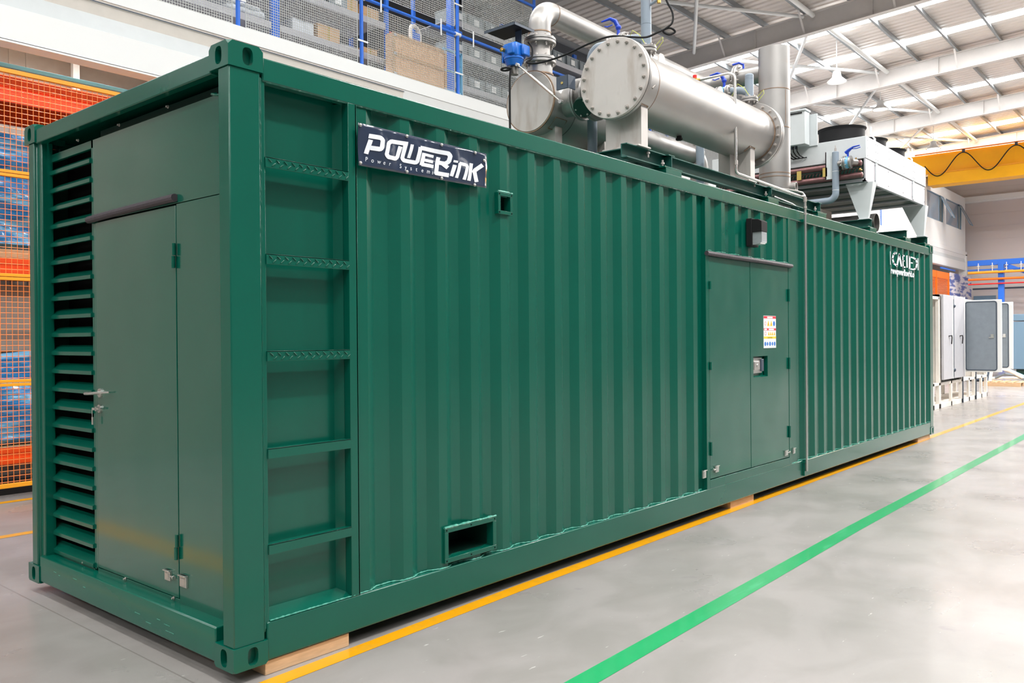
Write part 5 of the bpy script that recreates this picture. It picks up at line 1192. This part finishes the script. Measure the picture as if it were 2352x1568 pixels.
# ------------------------------------------------------------------ travelling crane
cr = thing('overhead_crane', 'bright yellow overhead crane girder spanning the far end of the hall', 'crane', (36,-4,7.75))
m = MB().box(35.75,36.25,HY0+.2,7.4,8.24,9.04)
for k in range(8): m.box(35.74,35.75,HY0+1+k*2.4,HY0+1.03+k*2.4,8.3,9.0)
m.build('girder_web', M['craneyellow'], cr, smooth=0)
MB().box(35.60,36.4,HY0+.2,5.9,7.74,8.20).build('lower_girder', M['craneyellow'], cr, bevel=.01)
MB().box(35.58,35.75,HY0+.2,5.9,8.20,8.245).build('girder_ledge', M['amber'], cr)
MB().box(35.62,35.70,HY0+.2,6.4,9.05,9.09).build('festoon_track', M['meshorange'], cr)
pts = []
y = 6.0; 
for k in range(60):
    y = 6.0 - k*.05*1.24
    ph = (4.57 - y)/1.86
    pts.append((35.54, y, 8.92 - .84*math.sin(PI*ph)**2))
MB().tube(pts, .022, 6).build('festoon_cable', M['black'], cr)
for y in (4.57,2.71,.85): MB().box(35.62,35.70,y-.05,y+.05,8.95,9.06).build('cable_trolley', M['slate'], cr)

# ------------------------------------------------------------------ blue gantry with pipes by the end wall
ga = thing('steel_gantry', 'blue steel gantry carrying orange pipes near the end wall', 'gantry', (40,4,FZ))
m = MB().box(39.9,40.1,-6,5.35,4.62,4.86); m.build('top_beam', M['steelblue'], ga, bevel=.006)
MB().box(39.9,40.1,-6,5.35,4.40,4.46).build('lower_beam', M['steelblue'], ga)
for y in (4.03, 2.85-.0, .3): MB().box(39.88,40.12,y-.11,y+.11,FZ,4.7).build('gantry_column', M['steelblue'], ga, bevel=.006)
MB().bar((39.95,3.85,4.6),(39.95,2.9,4.15),.06,.16).build('gantry_brace', M['steelblue'], ga)
for z, r, mt in ((4.30,.055,'amber'),(4.0,.05,'farorange')):
    MB().cyl((39.8,-6,z),(39.8,5.3,z),r,12).build('gantry_pipe', M[mt], ga)
MB().cyl((39.8,-6,3.79),(39.8,5.3,3.79),.032,10).build('gantry_pipe', M['red'], ga, label='thin dark red pipe')
for k in range(9):
    y = 4.9 - k*.55
    MB().cyl((39.85,y,4.33),(39.85,y,4.72),.018,8).cyl((39.85,y,4.58),(39.85,y,4.61),.06,10).build('pipe_hanger', M['white'], ga)
struct(MB().box(HX1-.03,HX1-.012,HY0,5.9,3.72,3.80).build('trim_2', M['slate'], smooth=0))
tag(MB().box(43.5,43.588,4.9,5.85,3.2,3.42).build('blue_notice_board', M['machblue']), 'small blue notice board on the end wall under the red pipe', 'sign')

# ------------------------------------------------------------------ white enclosures beyond the container
WP = M['offwhite']
def enclosure(x0, x1, y0, zb, z1, lab, full=True):
    r = thing('metal_enclosure', lab, 'cabinet', ((x0+x1)/2,y0+.4,FZ), 'white enclosures in a row')
    m = MB(); y1 = y0+.8; t_ = .07
    zt = .50
    for x in (x0, x1-t_):
        for y in (y0, y1-t_): m.box(x,x+t_,y,y+t_,FZ,z1 if full else zt)
    m.box(x0,x1,y0,y1,FZ,FZ+.10); m.box(x0,x1,y0,y1,zt-.06,zt)
    m.box((x0+x1)/2-.05,(x0+x1)/2+.05,y0,y0+.05,FZ,zt)
    m.build('base_frame', WP, r, bevel=.003)
    if full:
        MB().box(x0,x1,y0,y1,z1-.06,z1).box(x0,x0+.02,y0+.02,y1,zt,z1).box(x1-.02,x1,y0+.02,y1,zt,z1).box(x0,x1,y1-.02,y1,zt,z1).build('cabinet_shell', WP, r, bevel=.002)
        MB().box(x0+.06,x1-.06,y0+.5,y0+.55,zt,z1-.1).box(x0+.15,x1-.2,y0+.3,y0+.5,zt+.5,z1-.5).build('switchgear', M['slate'], r, bevel=.003)
    return r
e0 = enclosure(16.9,17.92,1.27,0,2.38,'nearest white enclosure, doorless, just past the container corner')
e1 = enclosure(17.94,19.96,1.27,0,2.44,'white enclosure with two closed grey handled doors, beyond the container')
for i, (a, b) in enumerate(((17.96,18.78),(18.90,19.92))):
    d = MB().box(a,b,1.20,1.25,.56,2.43).build('cabinet_door', M['galv'], e1, bevel=.004)
    MB().box(b-.03,b,1.19,1.26,.56,2.43).build('door_edge', M['white'], d)
    hx = b-.38 if i == 0 else a+.5
    MB().tube([(hx,1.19,1.52),(hx+.10,1.16,1.53),(hx+.13,1.16,1.48),(hx+.13,1.17,1.34)], .012, 8).build('door_handle', M['black'], d)
MB().cyl((18.84,1.21,.6),(18.84,1.21,2.35),.022,8).sphere((18.84,1.2,2.2),.05,8,6).sphere((18.84,1.2,.75),.05,8,6).build('locking_rod', M['slate'], e1)
e2 = enclosure(20.02,21.32,1.27,0,2.40,'white enclosure with a large grey door swung wide open towards the aisle')
def open_door(x, y0, y1, z0, z1, parent):
    d = MB().box(x,x+.05,y0,y1,z0,z1).build('open_door', M['white'], parent, bevel=.006)
    MB().box(x-.004,x+.001,y0+.06+.05,y1-.03,z0+.05,z1-.05).build('door_lining', M['dooringrey'], d, bevel=.002)
    a, b, c, e_ = y0+.10, y1-.03, z0+.04, z1-.04; rr = .05
    pts = []
    for cy, cz, s in ((b-rr,e_-rr,0),(a+rr,e_-rr,1),(a+rr,c+rr,2),(b-rr,c+rr,3)):
        for k in range(5):
            t_ = PI/2*(s + k/4); pts.append((x-.006, cy+rr*math.cos(t_), cz+rr*math.sin(t_)))
    pts.append(pts[0])
    MB().tube(pts, .012, 6).build('door_gasket', M['slate'], d)
    MB().box(x-.03,x-.005,a+.06,a+.12,(z0+z1)/2-.05,(z0+z1)/2+.04).cyl((x-.02,a+.05,(z0+z1)/2-.03),(x-.02,a+.16,(z0+z1)/2-.04),.012,8).build('door_latch', M['chrome'], d)
open_door(20.05,.46,1.24,.67,2.36,e2)
e3 = enclosure(21.38,22.7,1.27,0,2.36,'farthest white enclosure, its narrower door open behind the large one')
open_door(22.0,.56,1.24,.68,2.36,e3)
for x in (19.98, 21.35): tag(MB().box(x-.02,x+.02,1.25,1.35,FZ,2.3).build('gasket_strip', M['slate']), 'dark slate sealing strip %s' % ('left of the large open door' if x < 20 else 'right of the large open door'), 'strip')

# pallet with loose pipes, machine at the right edge
pl = thing('wood_pallet', 'wooden pallet on the floor near the end wall with loose pipes on it', 'pallet', (28.3,1.9,FZ))
m = MB()
for k in range(5): m.box(27.5,28.7,1.3+k*.22,1.44+k*.22,FZ+.11,FZ+.135)
for x in (27.5,28.05,28.6): m.box(x,x+.1,1.3,2.32,FZ,FZ+.11)
m.build('pallet_boards', M['wood'], pl)
rnd = random.Random(11)
labs = ['white bent pipe arching over the pallet','pale blue straight pipe sloping off the right of the pallet','grey pipe lying low on the pallet','white straight pipe on the back of the pallet']
tag(MB().tube([(27.9,2.2,FZ+.14),(27.9,2.15,.42),(27.92,2.05,.5),(28.0,1.7,.42),(28.2,1.35,.2)], .05, 10).build('loose_pipe', M['white']), labs[0], 'pipe', 'pipes on the pallet')
tag(MB().cyl((28.1,1.95,.55),(28.3,.95,.05),.035,10).build('loose_pipe', M['lightblue']), labs[1], 'pipe', 'pipes on the pallet')
tag(MB().tube([(28.2,2.1,.16),(28.1,1.8,.30),(28.2,1.5,.24),(28.3,1.3,.12)], .04, 10).build('loose_pipe', M['bluegrey']), labs[2], 'pipe', 'pipes on the pallet')
tag(MB().cyl((28.5,2.25,.14),(28.6,1.3,.18),.04,10).build('loose_pipe', M['white']), labs[3], 'pipe', 'pipes on the pallet')
mc = thing('machine_housing', 'blue grey machine housing with a lidded top at the right edge', 'machine', (34.8,1.2,FZ))
MB().box(34,35.6,-.4,2.6,.24,2.02).build('housing_body', M['machblue'], mc, bevel=.02)
MB().box(33.97,35.63,-.43,2.63,2.05,2.30).build('housing_lid', M['machblue'], mc, bevel=.02)
MB().box(34.1,35.5,-.3,2.5,FZ,.24).build('housing_base', M['green_dark'], mc)
ls = thing('small_machine', 'small dark slate machine on the floor left of the pallet', 'machine', (30.5,3.0,FZ))
MB().box(30.2,30.9,2.7,3.5,FZ+.03,.36).build('machine_body', M['slate'], ls, bevel=.02); MB().box(30.3,30.8,2.8,3.4,FZ,FZ+.03).build('machine_foot', M['black'], ls)

# ------------------------------------------------------------------ light
w = bpy.data.worlds.new('world'); scene.world = w; w.use_nodes = True
bg = w.node_tree.nodes['Background']; bg.inputs['Color'].default_value = (.93, .96, 1, 1); bg.inputs['Strength'].default_value = 2.5
def area(name, loc, rot, sx_, sy_, power, col=(1,1,1)):
    l = bpy.data.lights.new(name, 'AREA'); l.shape = 'RECTANGLE'; l.size = sx_; l.size_y = sy_; l.energy = power; l.color = col
    o = bpy.data.objects.new(name, l); COL.objects.link(o); o.location = loc; o.rotation_euler = rot; return o

# ------------------------------------------------------------------ camera
cam = bpy.data.cameras.new('camera'); co = bpy.data.objects.new('camera', cam); COL.objects.link(co)
yaw, pitch, roll, fpx = .706060207, -.00366966417, -.00802356948, 1924.29207
fwd = Vector((math.cos(pitch)*math.cos(yaw), math.cos(pitch)*math.sin(yaw), math.sin(pitch)))
r0 = Vector((math.sin(yaw), -math.cos(yaw), 0)); u0 = r0.cross(fwd)
rr_ = r0*math.cos(roll) + u0*math.sin(roll); uu_ = -r0*math.sin(roll) + u0*math.cos(roll)
mt_ = Matrix((rr_, uu_, -fwd)).transposed()
co.matrix_world = Matrix.Translation((-2.10782959, -3.50576295, 1.54509233)) @ mt_.to_4x4()
cam.sensor_fit = 'HORIZONTAL'; cam.sensor_width = 36; cam.lens = fpx/2352*36; cam.clip_start = .05; cam.clip_end = 200
scene.camera = co
# lift the whole place so that the floor is at height zero
for o in list(scene.objects):
    if o.parent is None: o.location.z += -FZ
scene.view_settings.view_transform = 'Standard'; scene.view_settings.look = 'None'; scene.view_settings.exposure = EXPOSURE; scene.view_settings.gamma = 1
scene.view_settings.use_curve_mapping = False
scene.cycles.max_bounces = 7; scene.cycles.diffuse_bounces = 4; scene.cycles.glossy_bounces = 3
scene.cycles.sample_clamp_indirect = 8
